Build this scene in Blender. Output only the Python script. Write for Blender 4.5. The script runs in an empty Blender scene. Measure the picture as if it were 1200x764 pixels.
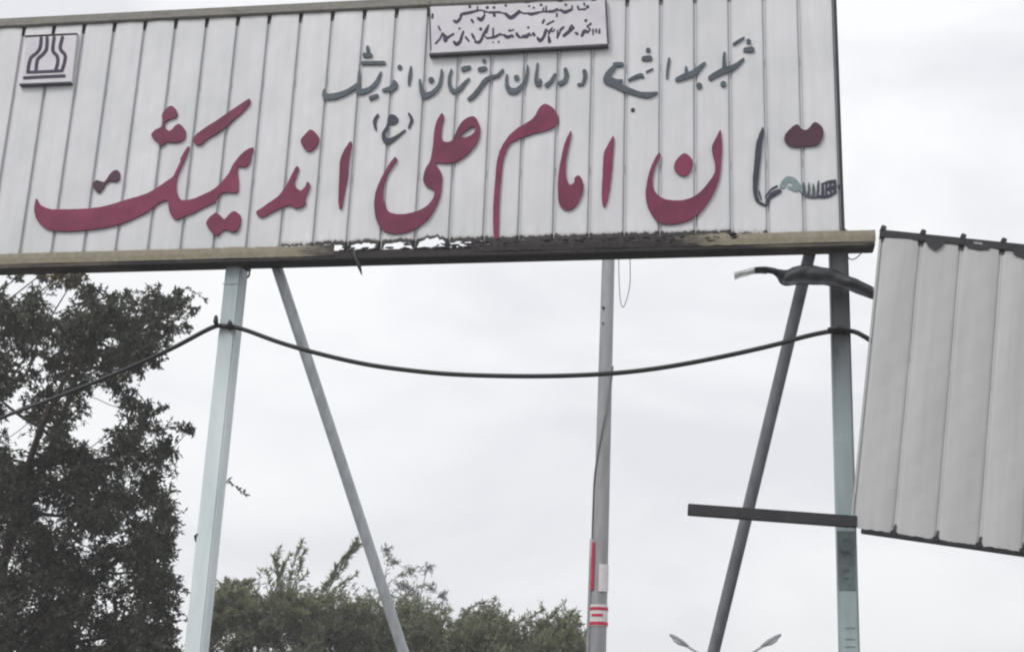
import bpy, bmesh, math, random
import numpy as np
from mathutils import Vector, Matrix

random.seed(7)
rng = np.random.default_rng(7)
scene = bpy.context.scene
COL = scene.collection

# ------------------------------------------------------------------ camera
F_PX = 1700.0                      # focal length in photo pixels (photo 1200 x 764)
YAW, PITCH, ROLL = -0.147174, 0.313207, 0.038489
ZB = 5.30                          # height of the underside of the sign sheets above the ground
CAM = np.array([5.389333, -9.522776, ZB - 3.700484])


def cam_axes():
    cy, sy = math.cos(YAW), math.sin(YAW)
    cp, sp = math.cos(PITCH), math.sin(PITCH)
    cr, sr = math.cos(ROLL), math.sin(ROLL)
    F = np.array([sy * cp, cy * cp, sp])
    Rt = np.array([cy, -sy, 0.0])
    U = np.cross(Rt, F)
    return cr * Rt + sr * U, -sr * Rt + cr * U, F


RT, UP, FW = cam_axes()


def P(px, py, Y=0.0):
    """where the sight line through a photo point meets the upright plane y = Y"""
    d = FW * F_PX + RT * (px - 600.0) + UP * (382.0 - py)
    t = (Y - CAM[1]) / d[1]
    return CAM + d * t


cam_data = bpy.data.cameras.new("camera")
cam_data.sensor_width = 36.0
cam_data.lens = 36.0 * F_PX / 1200.0
cam_data.clip_start = 0.05
cam_data.clip_end = 5000.0
cam = bpy.data.objects.new("camera", cam_data)
COL.objects.link(cam)
m = Matrix.Identity(4)
for i in range(3):
    m[i][0], m[i][1], m[i][2], m[i][3] = RT[i], UP[i], -FW[i], CAM[i]
cam.matrix_world = m
scene.camera = cam

# ------------------------------------------------------------------ sky and sun
SUN_EL, SUN_AZ = math.radians(48), math.radians(215)      # high, to the left of and behind the camera
world = bpy.data.worlds.new("World")
scene.world = world
world.use_nodes = True
nt = world.node_tree
nt.nodes.clear()
wo = nt.nodes.new('ShaderNodeOutputWorld')
sky = nt.nodes.new('ShaderNodeTexSky')
sky.sky_type = 'NISHITA'
sky.sun_disc = False
sky.sun_elevation = SUN_EL
sky.sun_rotation = SUN_AZ
sky.dust_density = 4.0
bg1 = nt.nodes.new('ShaderNodeBackground')
bg1.inputs['Strength'].default_value = 0.1
nt.links.new(sky.outputs[0], bg1.inputs['Color'])
tc = nt.nodes.new('ShaderNodeTexCoord')
mp = nt.nodes.new('ShaderNodeMapping')
mp.inputs['Scale'].default_value = (1.0, 1.0, 2.2)
mp.inputs['Location'].default_value = (0.35, 0.1, 0.4)
nt.links.new(tc.outputs['Generated'], mp.inputs['Vector'])
no = nt.nodes.new('ShaderNodeTexNoise')
no.inputs['Scale'].default_value = 3.2
no.inputs['Detail'].default_value = 5.0
no.inputs['Roughness'].default_value = 0.5
no.inputs['Distortion'].default_value = 0.4
nt.links.new(mp.outputs[0], no.inputs['Vector'])
cr_ = nt.nodes.new('ShaderNodeValToRGB')
cr_.color_ramp.elements[0].position = 0.36
cr_.color_ramp.elements[0].color = (0.80, 0.81, 0.85, 1)
cr_.color_ramp.elements[1].position = 0.57
cr_.color_ramp.elements[1].color = (0.985, 0.99, 1.0, 1)
nt.links.new(no.outputs['Fac'], cr_.inputs['Fac'])
bg2 = nt.nodes.new('ShaderNodeBackground')
bg2.inputs['Strength'].default_value = 1.06
nt.links.new(cr_.outputs[0], bg2.inputs['Color'])
mx = nt.nodes.new('ShaderNodeMixShader')
mx.inputs[0].default_value = 0.93
nt.links.new(bg1.outputs[0], mx.inputs[1])
nt.links.new(bg2.outputs[0], mx.inputs[2])
nt.links.new(mx.outputs[0], wo.inputs['Surface'])

sun_data = bpy.data.lights.new("sun", 'SUN')
sun_data.energy = 1.25
sun_data.angle = math.radians(20)
sun_data.color = (1.0, 0.97, 0.92)
sun = bpy.data.objects.new("sun", sun_data)
COL.objects.link(sun)
# direction towards the sun, same angles as the sky texture (0 = +y, clockwise)
sdir = Vector((math.sin(SUN_AZ) * math.cos(SUN_EL), math.cos(SUN_AZ) * math.cos(SUN_EL), math.sin(SUN_EL)))
sun.rotation_euler = sdir.to_track_quat('Z', 'Y').to_euler()
sun.location = (0, -20, 30)

scene.view_settings.view_transform = 'Standard'
scene.view_settings.look = 'None'
scene.view_settings.exposure = 0.06
scene.view_settings.gamma = 1.0
scene.cycles.filter_width = 2.2


# ------------------------------------------------------------------ materials
def srgb(r, g, b):
    f = lambda c: (c / 255 / 12.92) if c / 255 <= 0.04045 else ((c / 255 + 0.055) / 1.055) ** 2.4
    return (f(r), f(g), f(b), 1.0)


class Mat:
    def __init__(self, name, rough=0.6, metal=0.0, spec=0.5):
        self.m = bpy.data.materials.new(name)
        self.m.use_nodes = True
        self.t = self.m.node_tree
        self.b = self.t.nodes['Principled BSDF']
        self.b.inputs['Roughness'].default_value = rough
        self.b.inputs['Metallic'].default_value = metal
        self.b.inputs['Specular IOR Level'].default_value = spec
        self.co = self.t.nodes.new('ShaderNodeTexCoord').outputs['Object']

    def noise(self, scale, detail=4, rough=0.55, stretch=(1, 1, 1), loc=(0, 0, 0)):
        mp = self.t.nodes.new('ShaderNodeMapping')
        mp.inputs['Scale'].default_value = stretch
        mp.inputs['Location'].default_value = loc
        self.t.links.new(self.co, mp.inputs['Vector'])
        n = self.t.nodes.new('ShaderNodeTexNoise')
        n.inputs['Scale'].default_value = scale
        n.inputs['Detail'].default_value = detail
        n.inputs['Roughness'].default_value = rough
        self.t.links.new(mp.outputs[0], n.inputs['Vector'])
        return n.outputs['Fac']

    def ramp(self, src, stops):
        r = self.t.nodes.new('ShaderNodeValToRGB')
        e = r.color_ramp.elements
        while len(e) < len(stops):
            e.new(0.5)
        for el, (p, c) in zip(e, stops):
            el.position = p
            el.color = c if not isinstance(c, (int, float)) else (c, c, c, 1)
        self.t.links.new(src, r.inputs['Fac'])
        return r.outputs['Color']

    def math(self, op, a, b, clamp=False):
        n = self.t.nodes.new('ShaderNodeMath')
        n.operation = op
        n.use_clamp = clamp
        for i, v in enumerate((a, b)):
            if isinstance(v, (int, float)):
                n.inputs[i].default_value = v
            else:
                self.t.links.new(v, n.inputs[i])
        return n.outputs[0]

    def mix(self, fac, a, b, kind='MIX'):
        n = self.t.nodes.new('ShaderNodeMix')
        n.data_type = 'RGBA'
        n.blend_type = kind
        for k, v in (('Factor', fac), ('A', a), ('B', b)):
            s = [q for q in n.inputs if q.name == k and (q.type == 'RGBA' or k == 'Factor')][0]
            if isinstance(v, (int, float)):
                s.default_value = v
            elif isinstance(v, tuple):
                s.default_value = v
            else:
                self.t.links.new(v, s)
        return [q for q in n.outputs if q.type == 'RGBA'][0]

    def attr(self, name):
        n = self.t.nodes.new('ShaderNodeAttribute')
        n.attribute_name = name
        return n.outputs['Fac']

    def color(self, c):
        if isinstance(c, tuple):
            self.b.inputs['Base Color'].default_value = c
        else:
            self.t.links.new(c, self.b.inputs['Base Color'])
        return self

    def bump(self, h, strength=0.3, dist=0.01):
        n = self.t.nodes.new('ShaderNodeBump')
        n.inputs['Strength'].default_value = strength
        n.inputs['Distance'].default_value = dist
        self.t.links.new(h, n.inputs['Height'])
        self.t.links.new(n.outputs[0], self.b.inputs['Normal'])
        return self

    def rnd(self):
        return self.t.nodes.new('ShaderNodeObjectInfo').outputs['Random']


def mat_sheet():
    k = Mat('weathered_white_sheet', 0.42)
    streak = k.noise(7, 5, 0.6, (2.4, 1, 0.18))
    blot = k.noise(1.6, 4, 0.6)
    fine = k.noise(40, 4, 0.6, (1, 1, 0.6))
    base = k.ramp(streak, [(0.3, (0.74, 0.74, 0.76, 1)), (0.62, (0.82, 0.82, 0.85, 1))])
    base = k.mix(k.ramp(blot, [(0.40, 0.0), (0.68, 0.5)]), base, (0.58, 0.61, 0.60, 1))
    base = k.mix(k.math('MULTIPLY', k.rnd(), 0.25), base, (0.60, 0.61, 0.66, 1))
    gshade = k.attr('groove_shade')
    base = k.mix(k.math('MULTIPLY', gshade, 0.4), base, (0.27, 0.28, 0.31, 1))  # shade of the recessed grooves, painted into the sheet colour
    # brown runs and rust where the sheet has corroded (per-vertex wear, plus notch shade painted at the groove tops, broken up by noise)
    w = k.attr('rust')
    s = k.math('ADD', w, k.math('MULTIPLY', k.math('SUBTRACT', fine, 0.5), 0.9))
    stain = k.ramp(s, [(0.22, 0.0), (0.55, 0.6)])  # brown runs, also tints the painted notch shade
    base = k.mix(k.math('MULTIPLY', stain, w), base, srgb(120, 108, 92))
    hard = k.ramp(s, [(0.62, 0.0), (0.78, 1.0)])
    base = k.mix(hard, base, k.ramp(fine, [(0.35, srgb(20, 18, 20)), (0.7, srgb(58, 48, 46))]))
    k.color(base)
    k.bump(fine, 0.12, 0.004)
    return k.m


def mat_panel2():
    k = Mat('dull_grey_white_sheet', 0.5)
    streak = k.noise(5, 5, 0.6, (2.0, 1, 0.15))
    fine = k.noise(30, 4, 0.6)
    base = k.ramp(streak, [(0.3, (0.48, 0.485, 0.49, 1)), (0.65, (0.56, 0.56, 0.565, 1))])
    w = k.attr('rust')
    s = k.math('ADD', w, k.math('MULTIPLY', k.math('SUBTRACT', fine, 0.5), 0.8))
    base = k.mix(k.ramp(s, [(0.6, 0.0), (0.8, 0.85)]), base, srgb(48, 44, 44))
    k.color(base)
    k.bump(fine, 0.08, 0.004)
    return k.m


def mat_beam(name, lo, hi, paint=(158, 150, 130), x0=0, x1=1, top=False):
    """cream paint that has rusted through between x0 and x1"""
    k = Mat(name, 0.7)
    n = k.noise(5, 6, 0.65, (0.6, 1, 3))
    f = k.noise(28, 5, 0.65)
    sep = k.t.nodes.new('ShaderNodeSeparateXYZ')
    k.t.links.new(k.co, sep.inputs[0])
    x = sep.outputs['X']
    a = k.math('MULTIPLY', k.math('SUBTRACT', x, x0), 1.2, True)
    b = k.math('MULTIPLY', k.math('SUBTRACT', x1, x), 1.2, True)
    w = k.math('MULTIPLY', a, b)
    w = k.math('ADD', k.math('MULTIPLY', w, hi), lo)
    s = k.math('ADD', w, k.math('MULTIPLY', k.math('SUBTRACT', n, 0.5), 1.1))
    s = k.math('ADD', s, k.math('MULTIPLY', k.math('SUBTRACT', f, 0.5), 0.5))
    cream = k.ramp(f, [(0.3, srgb(*[c * 0.82 for c in paint])), (0.7, srgb(*paint))])
    rust = k.ramp(f, [(0.3, srgb(22, 20, 24)), (0.72, srgb(54, 44, 44))])
    c = k.mix(k.ramp(s, [(0.35, 0.0), (0.55, 0.55), (0.72, 1.0)]), cream, rust)
    k.color(c)
    k.bump(f, 0.35, 0.006)
    return k.m


def mat_post(name, a, b, lo_z, hi_z, dark):
    """pale blue paint, worn to grey steel above lo_z..hi_z"""
    k = Mat(name, 0.5)
    n = k.noise(6, 5, 0.6, (1.5, 1.5, 0.3))
    f = k.noise(45, 4, 0.6)
    sep = k.t.nodes.new('ShaderNodeSeparateXYZ')
    k.t.links.new(k.co, sep.inputs[0])
    z = sep.outputs['Z']
    w = k.math('MULTIPLY', k.math('SUBTRACT', z, lo_z), 1.0 / (hi_z - lo_z), True)
    s = k.math('ADD', w, k.math('MULTIPLY', k.math('SUBTRACT', n, 0.5), 0.7))
    base = k.ramp(n, [(0.3, srgb(*a)), (0.65, srgb(*b))])
    c = k.mix(k.ramp(s, [(0.25, 0.0), (0.95, 1.0)]), base, srgb(*dark))
    c = k.mix(k.ramp(f, [(0.66, 0.0), (0.74, 0.5)]), c, srgb(96, 84, 76))
    k.color(c)
    k.bump(f, 0.1, 0.003)
    return k.m


def mat_simple(name, a, b, rough=0.6, scale=20, metal=0.0, bump=0.15, stretch=(1, 1, 1), spec=0.5, vary=0.0):
    k = Mat(name, rough, metal, spec)
    n = k.noise(scale, 5, 0.6, stretch)
    c = k.ramp(n, [(0.3, srgb(*a)), (0.7, srgb(*b))])
    if vary:
        c = k.mix(k.math('MULTIPLY', k.rnd(), vary), c, (0.02, 0.01, 0.02, 1))
    k.color(c)
    if bump:
        k.bump(n, bump, 0.004)
    return k.m


def mat_leaf(name, a, b, trans=0.25):
    k = Mat(name, 0.55, 0, 0.3)
    n = k.noise(2.2, 3)
    g = k.t.nodes.new('ShaderNodeNewGeometry')
    c = k.ramp(n, [(0.35, a), (0.65, b)])
    c2 = k.mix(k.math('MULTIPLY', g.outputs['Random Per Island'], 0.6), c, tuple(x * 0.45 for x in a[:3]) + (1,))
    k.color(c2)
    tr = k.t.nodes.new('ShaderNodeBsdfTranslucent')
    k.t.links.new(c2, tr.inputs['Color'])
    ms = k.t.nodes.new('ShaderNodeMixShader')
    ms.inputs[0].default_value = trans
    k.t.links.new(k.b.outputs[0], ms.inputs[1])
    k.t.links.new(tr.outputs[0], ms.inputs[2])
    k.t.links.new(ms.outputs[0], k.t.nodes['Material Output'].inputs['Surface'])
    return k.m


M = dict(
    sheet=mat_sheet(), sheet2=mat_panel2(),
    beam=mat_beam('rusted_cream_beam', 0.20, 1.1, x0=2.3, x1=5.55),
    beam_low=mat_beam('brown_rusted_beam', 0.55, 0.6, (120, 110, 98), x0=0.9, x1=5.9),
    beam_top=mat_beam('worn_cream_beam', 0.30, 0.0, (150, 147, 138), 0, 1),
    post_l=mat_post('pale_blue_paint', (206, 220, 224), (228, 238, 238), 3.7, 5.9, (100, 118, 126)),
    post_r=mat_post('worn_pale_blue_paint', (142, 158, 162), (166, 180, 184), 3.7, 4.7, (62, 63, 67)),
    brace=mat_simple('galvanised_pipe', (160, 164, 168), (198, 202, 208), 0.5, 9, 0.0, stretch=(2, 2, .5)),
    brace_r=mat_simple('dull_grey_pipe', (108, 110, 116), (134, 136, 142), 0.55, 9, 0.0, stretch=(2, 2, .5)),
    pole=mat_simple('grey_pole_paint', (150, 150, 153), (178, 178, 182), 0.55, 7, 0.1, stretch=(2, 2, .4)),
    black=mat_simple('black_rubber', (14, 14, 17), (30, 30, 34), 0.5, 30),
    dark=mat_simple('dark_painted_steel', (20, 20, 23), (44, 44, 48), 0.45, 12, bump=0.25),
    torn=mat_simple('crumpled_dark_sheet', (30, 31, 35), (52, 54, 59), 0.5, 8, 0.1, stretch=(.5, 1, 2.5), bump=.2),
    tornlight=mat_simple('bare_zinc_sheet', (150, 150, 150), (205, 205, 205), 0.5, 18),
    red=mat_simple('faded_crimson_letter', (120, 42, 72), (152, 60, 96), 0.5, 5, bump=0.05, vary=0.3, spec=.3),
    maroon=mat_simple('dark_maroon_letter', (66, 32, 52), (82, 38, 60), 0.45, 14, bump=0.05, spec=.4),
    blue=mat_simple('slate_blue_letter', (68, 80, 90), (92, 106, 114), 0.5, 16, bump=0.05, vary=0.3, spec=.4),
    navy=mat_simple('navy_letter', (42, 44, 60), (62, 64, 84), 0.5, 16, bump=0.05, spec=.4),
    teal=mat_simple('teal_residue', (122, 142, 144), (150, 164, 166), 0.7, 24, bump=0.1),
    ink=mat_simple('black_violet_ink', (42, 32, 58), (62, 50, 80), 0.6, 16, bump=0),
    plate=mat_simple('lilac_white_plate', (208, 206, 214), (226, 224, 230), 0.4, 5, bump=0.03),
    plate_edge=mat_simple('dark_plate_edge_or_shade', (56, 54, 64), (82, 80, 90), 0.5, 18),
    concrete=mat_simple('concrete', (120, 116, 110), (158, 154, 146), 0.9, 9, bump=0.5),
    tapered=mat_simple('red_tape', (196, 24, 66), (220, 50, 88), 0.5, 20, bump=0),
    whitetape=mat_simple('white_tape', (228, 226, 226), (244, 240, 242), 0.5, 20, bump=0),
    bark=mat_simple('grey_brown_bark', (52, 46, 42), (84, 74, 66), 0.9, 14, bump=0.6, stretch=(2, 2, .5)),
    leaf_dark=mat_leaf('dark_leaf', (0.070, 0.082, 0.058, 1), (0.115, 0.125, 0.092, 1)),
    leaf_mid=mat_leaf('olive_leaf', (0.21, 0.23, 0.135, 1), (0.29, 0.305, 0.19, 1)),
    leaf_far=mat_leaf('grey_green_leaf', (0.11, 0.12, 0.10, 1), (0.14, 0.15, 0.125, 1)),
    leaf_dry=mat_leaf('dry_leaf', (0.16, 0.13, 0.06, 1), (0.22, 0.17, 0.08, 1)),
    lens=mat_simple('lamp_glass', (170, 170, 168), (200, 200, 198), 0.25, 10, bump=0),
)


# ------------------------------------------------------------------ object helpers
def link(name, me, mat=None, parent=None):
    if mat is not None:
        me.materials.append(mat)
    o = bpy.data.objects.new(name, me)
    COL.objects.link(o)
    if parent is not None:
        o.parent = parent
        o.matrix_parent_inverse = parent.matrix_basis.inverted()
    return o


def empty(name, loc, label, cat, group=None):
    o = bpy.data.objects.new(name, None)
    o.empty_display_size = 0.2
    COL.objects.link(o)
    o.location = loc
    return tag(o, label, cat, group)


def tag(o, label=None, cat=None, group=None, kind=None):
    if label:
        o['label'] = label
    if cat:
        o['category'] = cat
    if group:
        o['group'] = group
    if kind:
        o['kind'] = kind
    return o


def mesh_from(name, verts, faces, smooth=False):
    me = bpy.data.meshes.new(name)
    me.from_pydata([tuple(map(float, v)) for v in verts], [], faces)
    if smooth:
        me.polygons.foreach_set('use_smooth', [True] * len(me.polygons))
    me.update()
    return me


def box_mesh(name, a, b, w, d, bevel=0.006, up=(0, 1, 0), taper=1.0):
    """a box beam from point a to point b; w across, d along 'up'"""
    a, b = Vector(a), Vector(b)
    ax = (b - a).normalized()
    dv = Vector(up)
    dv = (dv - ax * dv.dot(ax)).normalized()
    wv = ax.cross(dv).normalized()
    bm = bmesh.new()
    L = (b - a).length
    nseg = max(1, int(L / 0.6))
    rings = []
    for i in range(nseg + 1):
        c = a.lerp(b, i / nseg)
        s = 1 + (taper - 1) * i / nseg
        rings.append([bm.verts.new(c + wv * (sx * w / 2 * s) + dv * (sy * d / 2 * s)) for sx, sy in ((-1, -1), (1, -1), (1, 1), (-1, 1))])
    for r0, r1 in zip(rings, rings[1:]):
        for j in range(4):
            bm.faces.new((r0[j], r0[(j + 1) % 4], r1[(j + 1) % 4], r1[j]))
    bm.faces.new(rings[0][::-1])
    bm.faces.new(rings[-1])
    bmesh.ops.recalc_face_normals(bm, faces=bm.faces)
    if bevel:
        es = [e for e in bm.edges if len(e.link_faces) == 2 and e.calc_face_angle(0) > 0.6]
        bmesh.ops.bevel(bm, geom=es, offset=bevel, segments=2, affect='EDGES', clamp_overlap=True)
    me = bpy.data.meshes.new(name)
    bm.to_mesh(me)
    bm.free()
    return me


def tube_mesh(name, pts, radii, n=12, cap=True):
    pts = [Vector(p) for p in pts]
    if isinstance(radii, (int, float)):
        radii = [radii] * len(pts)
    V, Fc = [], []
    prev = None
    for i, p in enumerate(pts):
        t = (pts[min(i + 1, len(pts) - 1)] - pts[max(i - 1, 0)]).normalized()
        if prev is None:
            prev = t.orthogonal().normalized()
        u = (prev - t * prev.dot(t)).normalized()
        prev = u
        v = t.cross(u)
        for j in range(n):
            a = 2 * math.pi * j / n
            V.append(p + (u * math.cos(a) + v * math.sin(a)) * radii[i])
    for i in range(len(pts) - 1):
        for j in range(n):
            Fc.append((i * n + j, i * n + (j + 1) % n, (i + 1) * n + (j + 1) % n, (i + 1) * n + j))
    if cap:
        Fc.append(tuple(range(n))[::-1])
        Fc.append(tuple((len(pts) - 1) * n + j for j in range(n)))
    return mesh_from(name, V, Fc, True)


def join_meshes(name, meshes):
    bm = bmesh.new()
    for me in meshes:
        bm.from_mesh(me)
        bpy.data.meshes.remove(me)
    out = bpy.data.meshes.new(name)
    bm.to_mesh(out)
    bm.free()
    return out


def catmull(pts, n=4, closed=True):
    pts = np.array(pts, float)
    N = len(pts)
    out = []
    rngi = range(N) if closed else range(N - 1)
    for i in rngi:
        if closed:
            p0, p1, p2, p3 = pts[(i - 1) % N], pts[i], pts[(i + 1) % N], pts[(i + 2) % N]
        else:
            p0, p1, p2, p3 = pts[max(i - 1, 0)], pts[i], pts[i + 1], pts[min(i + 2, N - 1)]
        for t in np.arange(n) / n:
            out.append(0.5 * ((2 * p1) + (-p0 + p2) * t + (2 * p0 - 5 * p1 + 4 * p2 - p3) * t * t + (-p0 + 3 * p1 - 3 * p2 + p3) * t ** 3))
    if not closed:
        out.append(pts[-1])
    return np.array(out)


# ------------------------------------------------------------------ ground
gme = bpy.data.meshes.new('ground')
bm = bmesh.new()
bmesh.ops.create_grid(bm, x_segments=40, y_segments=40, size=420)
bm.to_mesh(gme)
bm.free()
k = Mat('dusty_ground', 0.95)
gn = k.noise(0.35, 8, 0.65)
gf = k.noise(9, 6, 0.7)
k.color(k.mix(k.ramp(gn, [(0.4, 0.0), (0.6, 1.0)]), k.ramp(gf, [(0.3, srgb(72, 70, 66)), (0.7, srgb(92, 88, 82))]),
              k.ramp(gf, [(0.3, srgb(54, 54, 54)), (0.7, srgb(74, 73, 71))])))
k.bump(gf, 0.5, 0.02)
ground = link('ground', gme, k.m)
tag(ground, kind='structure')

# ------------------------------------------------------------------ the big sign
PITCHX = 0.25
SH = math.tan(0.01295628)            # the board dips a little to the left
HB = 1.921
K0, K1 = -6, 25


def zb(x):
    return ZB + SH * x


sign = empty('hospital_sign', (2.6, 0.0, ZB),
             'long white corrugated metal sign board with raised red and blue Persian lettering between two posts', 'sign board')

PROF = [(0.0008, 0.018), (0.008, 0.017), (0.012, 0.003), (0.017, 0.0)]


def strip_mesh(x0, width, z_lo, z_hi, prof, rust_lo, jag, nrow=12, dent=0.0025, thick=0.0016, zslope=0.0, rust_hi=0.0, curl=0.0, bow=0.002):
    """one pressed sheet strip: flat face between two folded-back flanges, front at y = 0, closed shell"""
    nf = 12
    xs = list(prof) + [(prof[-1][0] + (width - 2 * prof[-1][0]) * i / nf, 0.0) for i in range(1, nf)] + [(width - a, b) for a, b in prof[::-1]]
    nx = len(xs)
    hgt = z_hi - z_lo
    ts = [0, 0.012, 0.03, 0.06] + [0.06 + (0.955 - 0.06) * (i + 1) / (nrow - 1) for i in range(nrow - 1)] + [0.972, 1.0]
    V, R, G = [], [], []
    ph = random.random() * 10
    for back in (0, 1):
        for ti, t in enumerate(ts):
            for xi, (xx, yy) in enumerate(xs):
                zz = z_lo + hgt * t + zslope * xx
                if ti <= 2:
                    zz += jag[xi] * (1 - ti / 3)
                    if ti > 0:
                        zz = max(zz, z_lo + zslope * xx + max(jag[xi], 0) + hgt * ts[ti] * 0.6)
                face = 0 < yy < 0.02 or yy == 0
                d = dent * (math.sin(t * 9 + ph) * math.sin(xx / width * 3.14) + 0.5 * math.sin(t * 23 + ph * 2 + xx * 30)) if yy < 0.01 else 0
                c = curl * max(0, 1 - t / 0.06) * (0.5 + 0.5 * math.sin(xx * 70 + ph)) if curl else 0
                if yy < 0.01:
                    d -= bow * math.sin(math.pi * xx / width) ** 0.8
                V.append((x0 + xx, yy + d - c + back * thick, zz))
                edge = 0.35 if yy > 0.002 or xi in (3, nx - 4) else 0
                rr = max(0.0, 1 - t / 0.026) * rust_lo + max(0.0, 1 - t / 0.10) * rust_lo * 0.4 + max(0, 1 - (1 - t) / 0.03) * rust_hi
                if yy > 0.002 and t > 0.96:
                    rr = 1.3  # shadowed notch under the top beam, painted dark through the rust mask
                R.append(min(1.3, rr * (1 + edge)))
                G.append(1.0 if yy > 0.002 else (0.35 if xi in (3, nx - 4) else 0.0))  # groove sides full, fold edges partly darkened as painted shade
    n1 = nx * len(ts)
    Fc = []
    for i in range(len(ts) - 1):
        for j in range(nx - 1):
            a = i * nx + j
            Fc.append((a, a + 1, a + nx + 1, a + nx))
            a += n1
            Fc.append((a + nx, a + nx + 1, a + 1, a))
    for j in range(nx - 1):
        Fc.append((j + 1, j, n1 + j, n1 + j + 1))
        a = (len(ts) - 1) * nx + j
        Fc.append((a, a + 1, n1 + a + 1, n1 + a))
    for i in range(len(ts) - 1):
        a = i * nx
        Fc.append((a, a + nx, n1 + a + nx, n1 + a))
        a = i * nx + nx - 1
        Fc.append((a + nx, a, n1 + a, n1 + a + nx))
    me = mesh_from('sheet_panel', V, Fc)
    at = me.attributes.new('groove_shade', 'FLOAT', 'POINT')
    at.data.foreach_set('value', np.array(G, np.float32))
    at = me.attributes.new('rust', 'FLOAT', 'POINT')  # corrosion plus the notch shade painted at the groove tops
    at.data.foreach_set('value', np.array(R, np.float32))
    return me


nxs = 12 - 1 + 8
for kx in range(K0, K1):
    x0 = kx * PITCHX
    zl, zh = zb(x0), zb(x0) + HB
    rl = 0.35
    jag = [0.0] * nxs
    curl = 0.0
    jn = [random.uniform(-1, 1) for _ in range(nxs)]
    if 10 <= kx <= 13:                       # eaten away: sky shows between sheet and beam
        amp = {10: 0.016, 11: 0.020, 12: 0.022, 13: 0.055}[kx]
        for i in range(nxs):
            u = (i - 3.5) / (nxs - 8)
            if 0 < u < 1:
                jag[i] = amp * (math.sin(math.pi * min(max(u, 0), 1)) ** 0.6) * (0.65 + 0.35 * jn[i])
            else:
                jag[i] = -0.032
        rl, curl = 1.0, 0.004
    elif kx in (9, 14, 15, 16, 17, 18, 19, 20, 21, 22):
        for i in range(nxs):
            jag[i] = 0.004 + 0.007 * jn[i]
        rl = {9: 0.7, 22: 0.6}.get(kx, 1.0)
        curl = 0.004
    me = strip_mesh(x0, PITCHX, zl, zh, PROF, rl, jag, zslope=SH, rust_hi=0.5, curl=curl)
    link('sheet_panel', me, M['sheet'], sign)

# beams: bottom box beam, top angle
XL = K0 * PITCHX - 0.06
link('bottom_beam', box_mesh('bottom_beam', (XL, 0.065, zb(XL) - 0.0735), (6.47, 0.065, zb(6.47) - 0.0735), 0.072, 0.15, 0.006), M['beam_low'], sign)
# folded cover strip in front of the beam: whole at left, rusted ragged in the middle, missing where the sheets are eaten away


def cover(x0, x1, top, rag, low=-0.078):
    n_ = max(4, int((x1 - x0) / 0.03))
    V_, F_ = [], []
    for k_ in (0, 1):
        for q_ in range(n_ + 1):
            xx = x0 + (x1 - x0) * q_ / n_
            j1, j2 = rag * random.uniform(-1, 1), rag * random.uniform(-1, 1)
            yw = 0.002 * math.sin(xx * 9) + rag * 0.25 * random.uniform(-1, 1)
            V_ += [(xx, -0.0150 + yw + k_ * 0.004, zb(xx) + low + j2 * 0.6), (xx, -0.0165 + yw + k_ * 0.004, zb(xx) - 0.035), (xx, -0.0120 + yw + k_ * 0.004, zb(xx) + top + j1)]
    N_ = 3 * (n_ + 1)
    for q_ in range(n_):
        for t_ in (0, 1):
            a_ = q_ * 3 + t_
            F_.append((a_, a_ + 3, a_ + 4, a_ + 1))
            F_.append((N_ + a_ + 1, N_ + a_ + 4, N_ + a_ + 3, N_ + a_))
        for a_ in (q_ * 3, q_ * 3 + 2):
            F_.append((a_, a_ + 3, N_ + a_ + 3, N_ + a_))
    for a_ in (0, 1, n_ * 3, n_ * 3 + 1):
        F_.append((a_, a_ + 1, N_ + a_ + 1, N_ + a_))
    link('cover_strip', mesh_from('cover_strip', V_, F_), M['beam'], sign)


cover(XL, P(264, 300)[0], 0.006, 0.001)
cover(P(263, 300)[0], P(392, 295)[0], 0.004, 0.005)
cover(P(552, 290)[0], P(703, 290)[0], 0.004, 0.010)
cover(P(701, 290)[0], P(865, 290)[0], 0.006, 0.009)
cover(P(864, 290)[0], 6.475, 0.006, 0.001)
xt1 = 6.30
link('top_beam', box_mesh('top_beam', (XL, 0.035, zb(XL) + HB + 0.042), (xt1, 0.035, zb(xt1) + HB + 0.042), 0.078, 0.12, 0.008), M['beam_top'], sign)
# dark edge angle closing the right end of the sheets
xe = K1 * PITCHX
link('end_trim', box_mesh('end_trim', (xe + 0.011, 0.012, zb(xe) + 0.002), (xe + 0.011, 0.012, zb(xe) + HB), 0.020, 0.05, 0.002), M['dark'], sign)
xe = K0 * PITCHX
link('end_trim', box_mesh('end_trim', (xe - 0.011, 0.012, zb(xe) + 0.002), (xe - 0.011, 0.012, zb(xe) + HB), 0.020, 0.05, 0.002), M['dark'], sign)
# back rails the strips are screwed to
for hz in (0.55, 1.35):
    link('back_rail', box_mesh('back_rail', (XL, 0.056, zb(XL) + hz), (6.25, 0.056, zb(6.25) + hz), 0.05, 0.042, 0.004), M['dark'], sign)

# crud and flaking edge along the rusted length of the beam
bm = bmesh.new()
for i in range(150):
    px = random.uniform(395, 880)
    c = P(px, 291 - 0.028 * (px - 250), 0.0)
    zz = zb(c[0]) + random.uniform(-0.042, 0.004)
    if 398 < px < 556 and random.random() < 0.6:
        zz = zb(c[0]) - 0.038
    s = random.uniform(0.006, 0.022)
    r = bmesh.ops.create_icosphere(bm, subdivisions=1, radius=s)
    for v in r['verts']:
        v.co = Vector((v.co.x * random.uniform(1, 3), v.co.y * 0.6, v.co.z * random.uniform(.35, .8))) + Vector((c[0], random.uniform(-0.016, 0.0), zz))
fl = bpy.data.meshes.new('rust_flakes')
bm.to_mesh(fl)
bm.free()
o = link('rust_flakes', fl, M['dark'], sign)
o['kind'] = 'stuff'
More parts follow.
